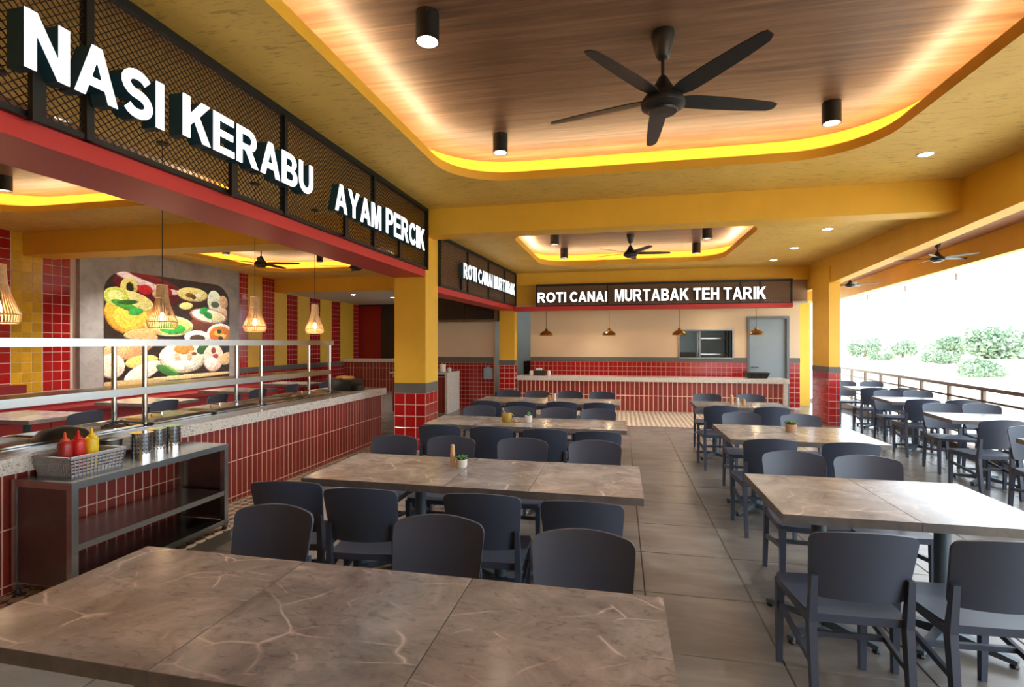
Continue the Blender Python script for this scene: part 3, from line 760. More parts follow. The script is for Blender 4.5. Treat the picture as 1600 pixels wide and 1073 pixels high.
def lettering(name, label, origin, rz, words, front, depth, supports=()):
    """lit channel letters: dark returns, white lit faces; local x along the text, -y outwards"""
    zb = words[0][3]
    t = thing(name, label, 'sign', (origin.x, origin.y, zb), rz)
    for text, x0, x1, z0, z1 in words:
        s = (x1-x0)/sum(WID[c] for c in text); x = x0
        for c in text:
            w = WID[c]*s
            if c != ' ':
                if c not in GL: GL[c] = glyph(c)
                V, F, (a, b, e, f) = GL[c]
                pad = 0.05*s; gx = (w-2*pad)/(b-a); gz = (z1-z0)/(f-e)
                mp = lambda lo, hi: [(x+pad+(v[0]-a)*gx, lo if v[2] < 0 else hi, z0-zb+(v[1]-e)*gz) for v in V]
                lo = MB().add(mp(-(front-depth), -front), F).build('letter', 'letter_side', t, local=True)
                MB().add(mp(-front-0.0005, -front-0.006), F).build('lit_face', 'letter_face', lo, local=True)
            x += w
    for p in supports: MB().box(p-0.03, p+0.03, -0.085, -0.055, -0.20, 0.14).build('bracket', 'black_metal', t, local=True)
    return t
O1 = Vector((XS, 0, 0))
lettering('sign_letters', 'large white lit NASI KERABU letters on the front mesh screen', O1, PI/2, [('NASI', 1.80, 2.55, 2.86, 3.13), ('KERABU', 2.66, 4.05, 2.89, 3.15)], 0.16, 0.10, (1.93, 3.2))
lettering('sign_letters', 'white lit AYAM PERCIK letters next to the thick column', O1, PI/2, [('AYAM', 4.42, 5.40, 2.88, 3.15), ('PERCIK', 5.50, 6.72, 2.89, 3.18)], 0.14, 0.08, (4.75, 6.05))
lettering('sign_letters', 'small white lit letters on the screen between the two yellow columns', A2, math.atan2(B2.y-A2.y, B2.x-A2.x), [('ROTI CANAI MURTABAK', 0.75, 4.08, 2.72, 2.98)], 0.14, 0.08, (0.85,))
lettering('sign_letters', 'white lit ROTI CANAI MURTABAK TEH TARIK letters above the back counter', Vector((0, 12.02, 0)), 0, [('ROTI CANAI', -1.93, -0.30, 2.565, 2.80), ('MURTABAK TEH TARIK', -0.15, 3.08, 2.565, 2.83)], 0.06, 0.05)

# ------------------------------------------------------------------ buffet counter
cb = thing('buffet_counter', 'long buffet counter faced with upright brick red tiles', 'counter', (-4.26, 4.5, 0))
MB().box(-4.70, -3.832, 1.0, 7.75, 0, 0.77).build('body', 'grout_pink', cb)
y = 1.0; n_ct = 0
while y < 7.74:
    w = min(0.075, 7.75-y)
    for z0, z1 in ((0.0, 0.05), (0.05, 0.41), (0.41, 0.77)):
        put_tile('tile', cb, '+x', (-3.832, y+w/2, (z0+z1)/2), w-0.008, z1-z0-0.008, 0.003, 'counter_tile')
    y += 0.075
for k in range(11):
    for z0, z1 in ((0.05, 0.41), (0.41, 0.77)):
        put_tile('tile', cb, '+y', (-3.87-0.0755*k, 7.75, (z0+z1)/2), 0.07, z1-z0-0.006, 0.010, 'counter_tile')
wt = MB().box(-4.76, -3.775, 0.98, 7.81, 0.77, 0.87)
wt = tag(wt.build('worktop', 'terrazzo'), 'pale speckled terrazzo worktop on the buffet counter', 'worktop')
sw = thing('serving_well', 'long stainless steel serving well set in the terrazzo worktop', 'serving well', (-4.28, 4.1, 0.87))
MB().box(-4.60, -4.56, 1.5, 6.75, 0.87, 0.889).box(-4.0, -3.96, 1.5, 6.75, 0.87, 0.889).box(-4.56, -4.0, 1.5, 1.54, 0.87, 0.889).box(-4.56, -4.0, 6.71, 6.75, 0.87, 0.889).build('rim', 'steel', sw)
MB().box(-4.56, -4.0, 1.54, 6.71, 0.87, 0.873).build('tray', 'steel_dark', sw)
py = [1.57, 2.31, 3.01, 3.76, 4.47, 5.24, 5.92]
for k, y in enumerate(py):
    lid = k in (3, 4, 6)
    lab = ('%s serving pan in the well, %s from the thick column end' % ('lidded' if lid else 'open', ['seventh','sixth','fifth','fourth','third','second','first'][k]))
    p = thing('food_pan', lab, 'pan', (-4.28, y+0.32, 0.873), group='food pans in the serving well')
    x0, x1, y0, y1 = -4.54, -4.02, y, y+0.64
    MB().box(x0, x0+0.025, y0, y1, 0.873, 0.905).box(x1-0.025, x1, y0, y1, 0.873, 0.905).box(x0+0.025, x1-0.025, y0, y0+0.025, 0.873, 0.905).box(x0+0.025, x1-0.025, y1-0.025, y1, 0.873, 0.905).build('rim', 'chrome', p)
    MB().box(x0+0.025, x1-0.025, y0+0.025, y1-0.025, 0.873, 0.878).build('base', 'steel_dark', p)
    if lid:
        l = MB().hexa([(x0+.01,y0+.01,.905),(x1-.01,y0+.01,.905),(x1-.01,y1-.01,.905),(x0+.01,y1-.01,.905),(x0+.06,y0+.06,.925),(x1-.06,y0+.06,.925),(x1-.06,y1-.06,.925),(x0+.06,y1-.06,.925)]).build('lid', 'steel', p)
        MB().tube([(-4.34,y+.265,.925),(-4.34,y+.265,.95),(-4.22,y+.265,.95),(-4.22,y+.265,.925)], 0.007, 6).build('handle', 'chrome', l)
# two-tier shelf standing on the counter
sg = thing('serving_shelf', 'two-tier stainless steel shelf standing on the buffet counter', 'shelf', (-4.24, 3.8, 0.87))
for y in (2.27, 3.72, 5.2, 6.63):
    for x in (-4.08, -4.41):
        MB().tube([(x, y, 0.87), (x, y, 1.58)], 0.021, 12).build('post', 'chrome', sg, smooth=40)
MB().box(-4.46, -4.03, 0.9, 6.66, 1.577, 1.638).build('top_shelf', 'steel', sg)
MB().box(-4.44, -4.05, 0.9, 6.62, 1.16, 1.222).build('lower_shelf', 'steel', sg)
# till box and tray at the end of the counter
t = thing('till_box', 'black box with bread rolls on the far end of the buffet counter', 'box', (-4.25, 7.35, 0.87))
MB().hexa([(-4.42,7.15,.87),(-4.05,7.15,.87),(-4.05,7.5,.87),(-4.42,7.5,.87),(-4.45,7.12,1.04),(-4.02,7.12,1.04),(-4.02,7.53,1.04),(-4.45,7.53,1.04)]).build('box_body', 'black_plastic', t)
for dx, dy in ((-.08, 0), (.05, .05), (.1, -.1), (-.1, .12)):
    MB().lathe([(0,0),(.07,.01),(.08,.03),(.05,.055),(0,.06)], 12, (-4.24+dx, 7.33+dy, 1.03)).build('roll', 'bread', t, smooth=60)
MB().box(-4.06,-3.95,7.2,7.4,.87,.95).build('card_reader', 'black_plastic', t)
tag(MB().lathe([(0,0),(.13,0),(.16,.03),(.15,.035),(.12,.012),(0,.012)], 24, (-4.35, 6.95, .87)).build('plate', 'steel', smooth=40), 'round steel plate on the counter beside the black box', 'plate')
tag(MB().lathe([(0,0),(.10,0),(.12,.05),(0,.055)], 20, (-4.5, 7.62, .87)).build('towel_stack', 'concrete', smooth=40), 'small grey stack behind the black box on the counter', 'stack')
# long spoon and tongs at the near end
t = thing('serving_spoon', 'long wooden handled spoon lying across the near food pans', 'spoon', (-4.2, 2.35, .905))
MB().tube([(-4.45,2.05,.915),(-4.25,2.3,.916),(-4.1,2.5,.915)], .011, 8).build('handle', 'wood_mill', t, smooth=50)
MB().lathe([(0,0),(.04,.008),(.05,.02),(.045,.02),(.035,.012),(0,.006)], 16, (-4.49, 2.0, .906)).build('bowl', 'chrome', t, smooth=50)
t = thing('wok_lid', 'dark domed lid with a bent handle behind the cutlery canisters', 'lid', (-3.98, 3.1, .889))
MB().lathe([(0.17,0),(.175,.01),(.13,.06),(.05,.085),(0,.088)], 24, (-4.02, 3.0, .905)).build('dome', 'steel_dark', t, smooth=50)
MB().tube([(-3.92,3.2,.95),(-3.84,3.3,.99),(-3.82,3.34,.96)], .012, 8).build('handle', 'black_plastic', t, smooth=50)

# ---- stainless shelf unit in front of the counter
su = thing('steel_shelf_unit', 'stainless steel shelf unit standing against the red tiled counter', 'shelf unit', (-3.56, 3.17, 0))
X0, X1, Y0, Y1, ZT = -3.805, -3.32, 2.53, 3.82, 0.735
MB().box(X0, X1, Y0, Y1, ZT-0.045, ZT).build('top', 'steel', su)
MB().box(X0+.004, X1-.045, Y0+.004, Y0+.012, 0.08, ZT-.045).build('end_panel', 'steel_dark', su)
MB().box(X0+.004, X1-.045, Y1-.012, Y1-.004, 0.08, ZT-.045).build('end_panel', 'steel_dark', su)
for x in (X0, X1-.042):
    for y in (Y0, Y1-.042): MB().box(x, x+.042, y, y+.042, 0.03, ZT-.045).build('post', 'steel', su)
for x in (X0+.021, X1-.021):
    for y in (Y0+.021, Y1-.021): MB().lathe([(.012,0),(.02,.002),(.02,.012),(.012,.03)], 10, (x, y, 0)).build('foot', 'black_plastic', su)
for z, nm in ((.30, 'middle_shelf'), (.05, 'bottom_shelf')): MB().box(X0+.01, X1-.002, Y0+.042, Y1-.042, z, z+.04).build(nm, 'steel', su)

# ---- basket with sauce bottles
bk = thing('basket', 'grey perforated plastic basket at the near end of the steel unit', 'basket', (-3.61, 2.80, ZT))
bx0, bx1, by0, by1, hb = -3.74, -3.47, 2.64, 2.98, 0.125
def flare(x, y, z):
    k = 1+0.10*(z/hb); return (-3.605+(x+3.605)*k, 2.81+(y-2.81)*k, ZT+z)
MB().box(bx0, bx1, by0, by1, ZT, ZT+.006).build('base', 'basket_grey', bk)
def lattice(ax):
    mb = MB()
    a, b = (by0, by1) if ax[1] == 'x' else (bx0, bx1)
    P = lambda u, z: flare(*({'+x': (bx1, u, z), '-x': (bx0, u, z), '-y': (u, by0, z), '+y': (u, by1, z)}[ax]))
    n = 14
    for k in range(n+1):
        u = a+(b-a)*k/n; mb.bar(P(u, .0), P(u, hb), .011, .004)
    for z in (.008, .03, .052, .074, .096, .115): mb.bar(P(a, z), P(b, z), .004, .010)
    return mb
for ax in ('+x', '-x', '+y', '-y'): lattice(ax).build('perforated_side', 'basket_grey', bk)
rm = MB(); q = [flare(x, y, hb) for x, y in ((bx0,by0),(bx1,by0),(bx1,by1),(bx0,by1))]
for i in range(4): rm.bar(q[i], q[(i+1) % 4], .02, .012)
rm.build('rim', 'basket_grey', bk)
for lab, (x, y), mat, noz in (('dark red squeeze bottle with orange nozzle, nearest in the basket', (-3.6, 2.70), 'ketchup_dark', 'nozzle_red'),
                              ('bright red squeeze bottle between the dark red and yellow ones', (-3.6, 2.785), 'ketchup', 'ketchup'),
                              ('yellow squeeze bottle of mustard in the grey basket', (-3.6, 2.875), 'mustard', 'mustard')):
    t = thing('sauce_bottle', lab, 'bottle', (x, y, ZT+.006), group='squeeze bottles in the basket')
    MB().lathe([(.036,0),(.041,.006),(.041,.185),(.038,.203),(.026,.214),(0,.215)], 20, (x, y, ZT+.006)).build('bottle_body', mat, t, smooth=50)
    MB().lathe([(.024,.213),(.024,.222),(.012,.232),(.005,.272),(0,.272)], 16, (x, y, ZT+.006)).build('nozzle', noz, t, smooth=50)
def canister(x, y, r, h, lab):
    t = thing('cutlery_canister', lab, 'canister', (x, y, ZT), group='perforated cutlery canisters')
    MB().lathe([(0,0),(r,0),(r,h),(r-.004,h),(r-.004,.006),(0,.006)], 28, (x, y, ZT)).build('can_body', 'chrome', t, smooth=40)
    MB().lathe([(r,h-.008),(r+.004,h-.006),(r+.004,h+.003),(r-.004,h+.003)], 28, (x, y, ZT)).build('rim', 'chrome', t, smooth=40)
    mb = MB(); n = 18
    for k in range(n):
        a = 2*PI*k/n; c, s_ = math.cos(a), math.sin(a)
        for j in range(5):
            z = ZT+.03+j*(h-.06)/4.2
            p = Vector((x+c*(r+.0005), y+s_*(r+.0005), z)); tx = Vector((-s_, c, 0))*.004
            mb.hexa([p-tx, p+tx, p+tx+Vector((c,s_,0))*.001, p-tx+Vector((c,s_,0))*.001] + [v+Vector((0,0,.010)) for v in (p-tx, p+tx, p+tx+Vector((c,s_,0))*.001, p-tx+Vector((c,s_,0))*.001)])
    mb.build('slots', 'black_plastic', t, kind='stuff')
canister(-3.58, 3.24, .072, .185, 'wide perforated steel canister nearest the grey basket')
canister(-3.62, 3.41, .058, .185, 'middle one of the perforated steel canisters')
canister(-3.62, 3.55, .058, .185, 'perforated steel canister farthest from the grey basket')
t = thing('saucepan', 'dark steel saucepan half hidden between the basket and the canisters', 'pan', (-3.68, 3.08, ZT))
MB().lathe([(0,0),(.065,0),(.07,.15),(.066,.15),(.06,.006),(0,.006)], 24, (-3.68, 3.08, ZT)).build('pan_body', 'steel_dark', t, smooth=40)
MB().lathe([(.074,.15),(.074,.158),(.03,.172),(0,.175)], 24, (-3.68, 3.08, ZT)).build('lid', 'black_plastic', t, smooth=40)

# ------------------------------------------------------------------ back counter and far counters
bc = thing('back_counter', 'back counter faced with upright brick red tiles under the lit sign', 'counter', (0.5, 12.7, 0))
MB().box(-2.49, 3.55, 12.462, 13.0, 0, 0.70).build('body', 'grout_pink', bc)
x = -2.49
while x < 3.5:
    w = min(.108, 3.55-x)
    for z0, z1 in ((0.0, 0.37), (0.37, 0.70)):
        if w > .03: put_tile('tile', bc, '-y', (x+w/2, 12.462, (z0+z1)/2), w-.018, z1-z0-.016, .003, 'counter_tile')
    x += .108
MB().box(3.55, 3.64, 12.44, 13.02, 0, 0.70).build('end_panel', 'terrazzo', bc)
tag(MB().box(-2.52, 3.67, 12.42, 13.05, 0.70, 0.80).build('worktop', 'terrazzo'), 'pale speckled worktop of the back counter under the lit sign', 'worktop')
def box_thing(name, lab, cat, mat, *b, group=None): return tag(MB().box(*b).build(name, mat), lab, cat, group)
t = thing('condiment_box', 'brown caddy holding white jars on the left end of the back counter', 'caddy', (-2.0, 12.75, .80))
MB().box(-2.12, -1.86, 12.65, 12.85, .80, .93).build('box_body', 'dark_panel', t)
MB().box(-2.08, -1.94, 12.68, 12.8, .93, .985).build('paper_stack', 'paper', t)
for x in (-2.2, -1.76): MB().lathe([(.045,0),(.05,.01),(.05,.1),(.03,.12),(0,.12)], 16, (x, 12.7, .80)).build('jar', 'pot_white', t, smooth=50)
t = thing('black_tub', 'black ribbed tub standing on the right end of the back counter', 'tub', (3.05, 12.75, .80))
MB().hexa([(2.86,12.62,.80),(3.26,12.62,.80),(3.26,12.9,.80),(2.86,12.9,.80),(2.80,12.58,.93),(3.32,12.58,.93),(3.32,12.94,.93),(2.80,12.94,.93)]).build('tub_body', 'black_plastic', t)
for k in range(7): MB().bar((2.88+.063*k,12.615,.81),(2.84+.07*k,12.575,.925),.02,.02).build('rib', 'black_plastic', t)
# counter seen past the thick column
pc = thing('service_counter', 'service counter with a pale grey end panel seen past the thick column', 'counter', (-4.4, 11.5, 0))
MB().box(-5.2, -3.9, 11.08, 11.9, 0, .85).build('body', 'grout_pink', pc)
x = -5.2
while x < -3.95:
    put_tile('tile', pc, '-y', (x+.05, 11.08, .42), .09, .82, .01, 'counter_tile'); x += .1
MB().box(-3.9, -3.84, 11.03, 11.93, 0, .90).build('end_panel', 'terrazzo', pc)
tag(MB().box(-5.25, -3.84, 11.02, 11.95, .90, .94).build('worktop', 'terrazzo'), 'speckled worktop of the service counter past the thick column', 'worktop')
tag(MB().lathe([(0,0),(.075,0),(.075,.17),(.07,.18),(.02,.185),(0,.2)], 24, (-4.05, 11.3, .94)).build('canister', 'paper', smooth=40), 'large white canister on the service counter past the thick column', 'canister')
tag(MB().lathe([(0,0),(.04,0),(.045,.1),(0,.1)], 20, (-3.9, 11.35, .94)).build('cup', 'paper', smooth=40), 'small white cup beside the large white canister', 'cup')
tag(MB().box(-3.32,-3.12,12.25,12.39,.72,1.0).lathe([(.05,0),(.05,.03),(0,.03)],12,(-3.22,12.3,1.0)).build('paper_dispenser', 'door_grey'), 'grey paper dispenser on the red tiled wall beside the slim column', 'dispenser')
# far-left counter
fc = thing('far_counter', 'far counter of upright red tiles in front of the dark panelled wall', 'counter', (-7.8, 16.4, 0))
MB().box(-9.3, -5.2, 16.01, 16.7, 0, .98).build('body', 'grout_pink', fc)
x = -9.3
while x < -5.3:
    for z0, z1 in ((.0, .39), (.39, .77), (.77, .98)): put_tile('tile', fc, '-y', (x+.06, 16.01, (z0+z1)/2), .105, z1-z0-.012, .01, 'counter_tile')
    x += .12
tag(MB().box(-9.35, -5.15, 15.97, 16.75, .98, 1.07).build('worktop', 'terrazzo'), 'pale worktop of the far counter at the striped wall', 'worktop')

# ------------------------------------------------------------------ chairs
def chair_proto():
    t = thing('dining_chair', 'x', 'chair')
    def seat_h(x, y): return .445-.012*math.cos(x/.21*1.2)*math.cos((y-.02)/.21*1.2)
    mb = MB(); nx, ny = 8, 8
    G = []
    for j in range(ny+1):
        for i in range(nx+1):
            v = -1+2*j/ny; u = -1+2*i/nx
            hw = .205+.012*v - (.02*max(0, (abs(v)-.8)/.2)**2)
            yy = -.20+.41*(v+1)/2
            G.append((u*hw, yy-(.012*u*u if v > .8 else 0), seat_h(u*.2, yy)))
    n = len(G); F = []
    for j in range(ny):
        for i in range(nx):
            a = j*(nx+1)+i; F.append((a, a+1, a+nx+2, a+nx+1)); F.append((n+a, n+a+nx+1, n+a+nx+2, n+a+1))
    V = G+[(x*.97, y*.98, .425 if abs(x) < .17 and -.16 < y < .17 else .405) for x, y, z in G]
    bd = [i for i in range(nx)] + [j*(nx+1)+nx for j in range(ny)] + [ny*(nx+1)+i for i in range(nx, 0, -1)] + [j*(nx+1) for j in range(ny, 0, -1)]
    for k in range(len(bd)): a, b = bd[k], bd[(k+1) % len(bd)]; F.append((b, a, n+a, n+b))
    mb.add(V, F); mb.build('seat', 'chair_plastic', t, smooth=45, local=True)
    # backrest: wide shell, curved in plan, arched top, round corners
    mb = MB(); nu, nv = 22, 6
    def shell(off):
        R = []
        for i in range(nu+1):
            u = math.sin(PI/2*(-1+2*i/nu)); c = abs(u)
            cut = max(0, (c-.86)/.14); rr = .036*(1-math.sqrt(max(0, 1-cut*cut)))
            zt = .828-.026*u*u-rr; zb = .515+rr*.8
            for j in range(nv+1):
                z = zb+(zt-zb)*j/nv
                hw = .19+.022*(z-.515)/.31
                yy = -.205-.075*(z-.47)/.35+.042*u*u
                R.append((u*hw, yy+off, z))
        return R
    A, B = shell(0), shell(-.014); n = len(A); F = []
    for i in range(nu):
        for j in range(nv):
            a = i*(nv+1)+j; F.append((a, a+1, a+nv+2, a+nv+1)); F.append((n+a, n+a+nv+1, n+a+nv+2, n+a+1))
    bd = [j for j in range(nv)] + [i*(nv+1)+nv for i in range(nu)] + [nu*(nv+1)+j for j in range(nv, 0, -1)] + [i*(nv+1) for i in range(nu, 0, -1)]
    for k in range(len(bd)): a, b = bd[k], bd[(k+1) % len(bd)]; F.append((a, b, n+b, n+a))
    mb.add(A+B, F); mb.build('backrest', 'chair_plastic', t, smooth=45, local=True)
    for s in (-1, 1):
        m2 = MB().bar((s*.19,.185,0),(s*.19,.18,.42),.026,.026,.036,.036); m2.build('leg', 'chair_plastic', t, local=True)
        m3 = MB().bar((s*.185,-.245,0),(s*.187,-.20,.42),.026,.03,.032,.042).bar((s*.187,-.20,.40),(s*.185,-.227,.62),.032,.042,.026,.022)
        m3.build('leg', 'chair_plastic', t, local=True)
        MB().bar((s*.19,.18,.30),(s*.187,-.205,.235),.018,.026).build('stretcher', 'chair_plastic', t, local=True)
        MB().bar((s*.19,.17,.41),(s*.187,-.19,.41),.022,.035).build('seat_rail', 'chair_plastic', t, local=True)
    MB().bar((-.188,-.02,.265),(.188,-.02,.265),.018,.024).build('stretcher', 'chair_plastic', t, local=True)
    return t
CH0 = chair_proto(); USED = [False]
def chair(x, y, rz, label, group):
    """x, y is where the top of the back stands in plan; rz = 0 faces +y"""
    o = CH0 if not USED[0] else copy_tree(CH0); USED[0] = True
    bx, by = .0, -.28
    o.location = (x-(bx*math.cos(rz)-by*math.sin(rz)), y-(bx*math.sin(rz)+by*math.cos(rz)), 0)
    o.rotation_euler = (0, 0, rz); o['label'] = label; o['category'] = 'chair'; o['group'] = group
    return o
def row(pts, face, where, group, ang=(), ref='the buffet'):
    n = len(pts)
    for i, (x, y) in enumerate(pts):
        a = ang[i] if i < len(ang) else random.uniform(-.03, .03)
        lab = 'dark grey chair %s %s' % ('with its back to us at' if face == 'far' else 'facing us behind', where)
        if n == 2: lab += ', %s one' % ('left', 'right')[i]
        elif n > 2: lab += ', %s from %s' % (ORD[i], ref)
        chair(x, y, (0 if face == 'far' else PI)+a, lab, group)
G = 'dark grey dining chairs'
row([(-1.60,2.17),(-.79,2.19),(-.15,2.14)], 'near', 'the nearest table', G, (0,.03,0))
row([(-1.86,2.55),(-1.38,2.51),(-.71,2.55),(-.19,2.53)], 'far', 'the wooden-mill row', G, (.16,.12,.05,.01))
row([(-1.85,4.03),(-1.37,4.08),(-.78,4.12),(-.2,4.14)], 'near', 'the wooden-mill row', G)
row([(-1.7,4.62),(-1.19,4.62),(-.68,4.6),(-.2,4.58)], 'far', 'the ochre-jug row', G, (.08,.05,.03,.0))
row([(-1.72,6.2),(-1.23,6.18),(-.74,6.17),(-.26,6.16)], 'near', 'the ochre-jug row', G)
row([(-1.8,6.72),(-1.31,6.7),(-.78,6.82),(-.28,6.8)], 'far', 'the rearmost row', G)
row([(-1.82,8.36),(-1.34,8.36),(-.81,8.4),(-.29,8.36)], 'near', 'the rearmost row', G)
row([(.99,2.35),(1.52,2.37)], 'far', 'the nearest right-hand table', G, (.04,.06))
row([(1.2,4.02),(1.65,3.97)], 'near', 'the nearest right-hand table', G, (0,-.05))
row([(1.2,4.5),(1.78,4.47)], 'far', 'the brown-pot table', G, (.04,0))
row([(1.32,6.18),(1.91,6.14)], 'near', 'the brown-pot table', G)
row([(1.23,6.78),(1.82,6.78)], 'far', 'the shaker table', G, (.05,.02))
row([(1.3,8.38),(1.93,8.4)], 'near', 'the shaker table', G)
GT = 'dark grey chairs on the terrace'
row([(4.12,8.14),(4.62,8.16)], 'far', 'the second terrace table', GT, (-.08,-.08))
row([(4.3,9.56),(4.76,9.62)], 'near', 'the second terrace table', GT, (-.1,-.1))
row([(4.05,7.66),(4.53,7.72)], 'near', 'the third terrace table', GT, (-.1,-.1))
row([(3.80,6.10),(4.28,6.14)], 'far', 'the third terrace table', GT, (.1,-.06))
row([(3.78,5.72)], 'near', 'the nearest terrace table', GT, (-.1,))
row([(4.35,10.08),(4.82,10.12)], 'far', 'the pier-side terrace table', GT, (-.1,-.1))
row([(4.55,11.88),(5.03,11.84)], 'near', 'the pier-side terrace table', GT, (-.1,-.1))
for i, (x, y, a) in enumerate([(-6.0,3.55,1.65),(-5.98,4.75,1.6),(-6.1,5.9,1.5),(-6.0,6.75,1.6),(-6.05,7.7,1.55),(-6.1,8.7,1.6),(-6.0,9.7,1.5)]):
    chair(x, y, a, 'dark grey chair at the banquette tables beyond the buffet, %s from the near end' % (ORD+['seventh'])[i], 'chairs beyond the buffet')

# ------------------------------------------------------------------ tables
def pedestal(t, x, y, rz=0.0):
    MB().tube([(x, y, .05), (x, y, .70)], .038, 20).build('leg', 'table_leg', t, smooth=40)
    MB().box(x-.16, x+.16, y-.16, y+.16, .698, .706).build('top_plate', 'black_metal', t)
    for k in range(4):
        a = rz+PI/4+k*PI/2; c, s = math.cos(a), math.sin(a)
        f = MB().bar((x+c*.02, y+s*.02, .055), (x+c*.30, y+s*.30, .030), .05, .05, .036, .022).build('foot', 'table_leg', t)
        MB().lathe([(0,0),(.018,0),(.02,.006),(.012,.024),(0,.024)], 10, (x+c*.285, y+s*.285, 0)).build('glide', 'black_plastic', f)
def table(x0, x1, y0, y1, label, legs=None, group='marble topped tables', rz=0.0):
    cx, cy = (x0+x1)/2, (y0+y1)/2
    t = thing('dining_table', label, 'table', (cx, cy, 0), rz, group)
    g = .002
    A = MB().box(x0+g, x1-g, y0, y1, .710, .7495); A.build('table_top', 'table_marble', t)
    MB().box(x0+g-.001, x1-g+.001, y0-.001, y1+.001, .706, .7485).build('edge_band', 'table_edge', t)
    for lx in (legs or [cx]): pedestal(t, lx, cy)
    return t
rows = [
 ([-1.945,-1.205,-.525,.14], 1.105, 1.785, 'of the nearest table row', [None]*3),
 ([-1.985,-1.03,-.52,.125], 2.90, 3.65, 'of the long row with the wooden mill', [(-1.77,-1.33),None,None]),
 ([-2.05,-1.50,-.97,.06], 5.12, 5.78, 'of the long row with the ochre jug', [None]*3),
 ([-2.12,-1.42,-.70,-.01], 7.22, 7.98, 'of the long row nearest the back counter', [None]*3)]
for xs, y0, y1, w, lg in rows:
    for i in range(3):
        table(xs[i], xs[i+1], y0, y1, '%s marble table %s' % (('left', 'middle', 'right')[i], w), lg[i])
for xs, y0, y1, w in (([.79,1.40,2.0], 2.78, 3.60, 'of the nearest right-hand pair'), ([.95,1.58,2.22], 4.85, 5.74, 'of the right-hand pair with the brown pot'), ([1.0,1.6,2.21], 7.28, 8.0, 'of the right-hand pair with the shakers')):
    for i in range(2): table(xs[i], xs[i+1], y0, y1, '%s marble table %s' % (('left', 'right')[i], w))
for cx, cy, w, d, lab in ((4.72,11.0,.86,.75,'terrace table beside the pier'), (4.38,8.85,.92,.85,'second terrace table from the pier'), (4.10,6.90,.92,.72,'third terrace table from the pier'), (3.90,5.05,.92,.72,'terrace table nearest the camera')):
    table(cx-w/2, cx+w/2, cy-d/2, cy+d/2, 'pale marble '+lab, group='terrace tables', rz=-.105)
for i, cy in enumerate((3.5, 4.75, 6.35, 8.2, 9.8)):
    table(-7.45, -6.35, cy-.36, cy+.36, 'marble table beyond the buffet, %s from the near end' % ORD[i], group='tables beyond the buffet')
# banquette along the striped wall
for i, (a, b) in enumerate(((3.0,5.0),(5.02,7.0),(7.02,9.0),(9.02,11.0),(11.02,13.0))):
    t = thing('banquette', 'dark red bench seat under the striped wall, %s section from the near end' % ORD[i], 'bench', (-10.0, (a+b)/2, 0), group='bench sections')
    MB().box(-10.29, -10.17, a, b, 0, .66 if a > 7 else .88).build('back_panel', 'banquette', t)
    MB().box(-10.17, -9.65, a, b, 0, .36).build('base', 'banquette', t)
    MB().box(-10.17, -9.62, a+.005, b-.005, .36, .45).build('cushion', 'banquette', t)
# small things on the tables
ZB = .7495
def pot(x, y, r, h, mat, lab, leafy='rosette', z=ZB):
    t = thing('potted_plant', lab, 'plant', (x, y, z))
    MB().lathe([(0,0),(r*.86,0),(r,h*.3),(r*1.02,h),(r*.88,h),(r*.86,h*.85),(0,h*.85)], 24, (x, y, z)).build('pot', mat, t, smooth=50)
    MB().lathe([(0,0),(r*.86,0),(0,.004)], 16, (x, y, z+h*.85)).build('soil', 'soil', t)
    if leafy == 'rosette':
        for k in range(14):
            a = k*2.4; e = .35+.75*(k/14); L = r*(1.25-.25*k/14); c, s = math.cos(a)*math.cos(e), math.sin(a)*math.cos(e)
            b = Vector((x, y, z+h*.85)); d = Vector((c, s, math.sin(e)))
            MB().tube([b, b+d*L*.5, b+d*L*.9, b+d*L*1.15], [r*.12, r*.24, r*.16, r*.02], 6).build('leaf', 'succulent', t, smooth=60)
    else:
        MB().lathe([(r*.3,0),(r*.42,r*.35),(r*.4,r*.9),(r*.2,r*1.25),(0,r*1.3)], 12, (x, y, z+h*.85)).build('cactus_stem', 'succulent', t, smooth=60)
        MB().lathe([(r*.15,0),(r*.24,r*.2),(r*.15,r*.5),(0,r*.55)], 10, (x+r*.4, y, z+h*.85+r*.5)).build('cactus_stem', 'succulent', t, smooth=60)
def mill(x, y, h, r, mat, lab, name='pepper_mill', cat='mill', z=ZB):
    t = thing(name, lab, cat, (x, y, z))
    MB().lathe([(0,0),(r,0),(r,h*.1),(r*.86,h*.3),(r*.94,h*.6),(r*.8,h*.74),(0,h*.74)], 20, (x, y, z)).build('mill_body', mat, t, smooth=50)
    MB().lathe([(r*.82,h*.745),(r*.84,h*.8),(r*.7,h*.93),(r*.72,h*.96),(r*.6,h),(0,h)], 20, (x, y, z)).build('cap', mat, t, smooth=50)
mill(-1.14, 3.385, .15, .019, 'wood_mill', 'tall slim wooden mill on the second marble row')
pot(-1.07, 3.37, .038, .058, 'pot_white', 'green succulent in a white pot beside the wooden mill')
t = thing('jug', 'ochre jug with a slanted rim on the third marble row', 'jug', (-1.21, 5.43, ZB))
MB().lathe([(0,0),(.048,0),(.056,.02),(.055,.075),(.045,.10),(.042,.10),(.05,.07),(0,.02)], 24, (-1.21, 5.43, ZB)).build('jug_body', 'ochre_pot', t, smooth=50)
MB().tube([(-1.165,5.43,ZB+.09),(-1.14,5.43,ZB+.07),(-1.155,5.43,ZB+.04)], .007, 8).build('handle', 'ochre_pot', t, smooth=50)
MB().bar((-1.24,5.43,ZB+.09),(-1.255,5.42,ZB+.15),.03,.004).build('card', 'paper', t)
t = thing('bread_piece', 'small brown bread pieces beside the ochre jug', 'bread', (-1.12, 5.44, ZB))
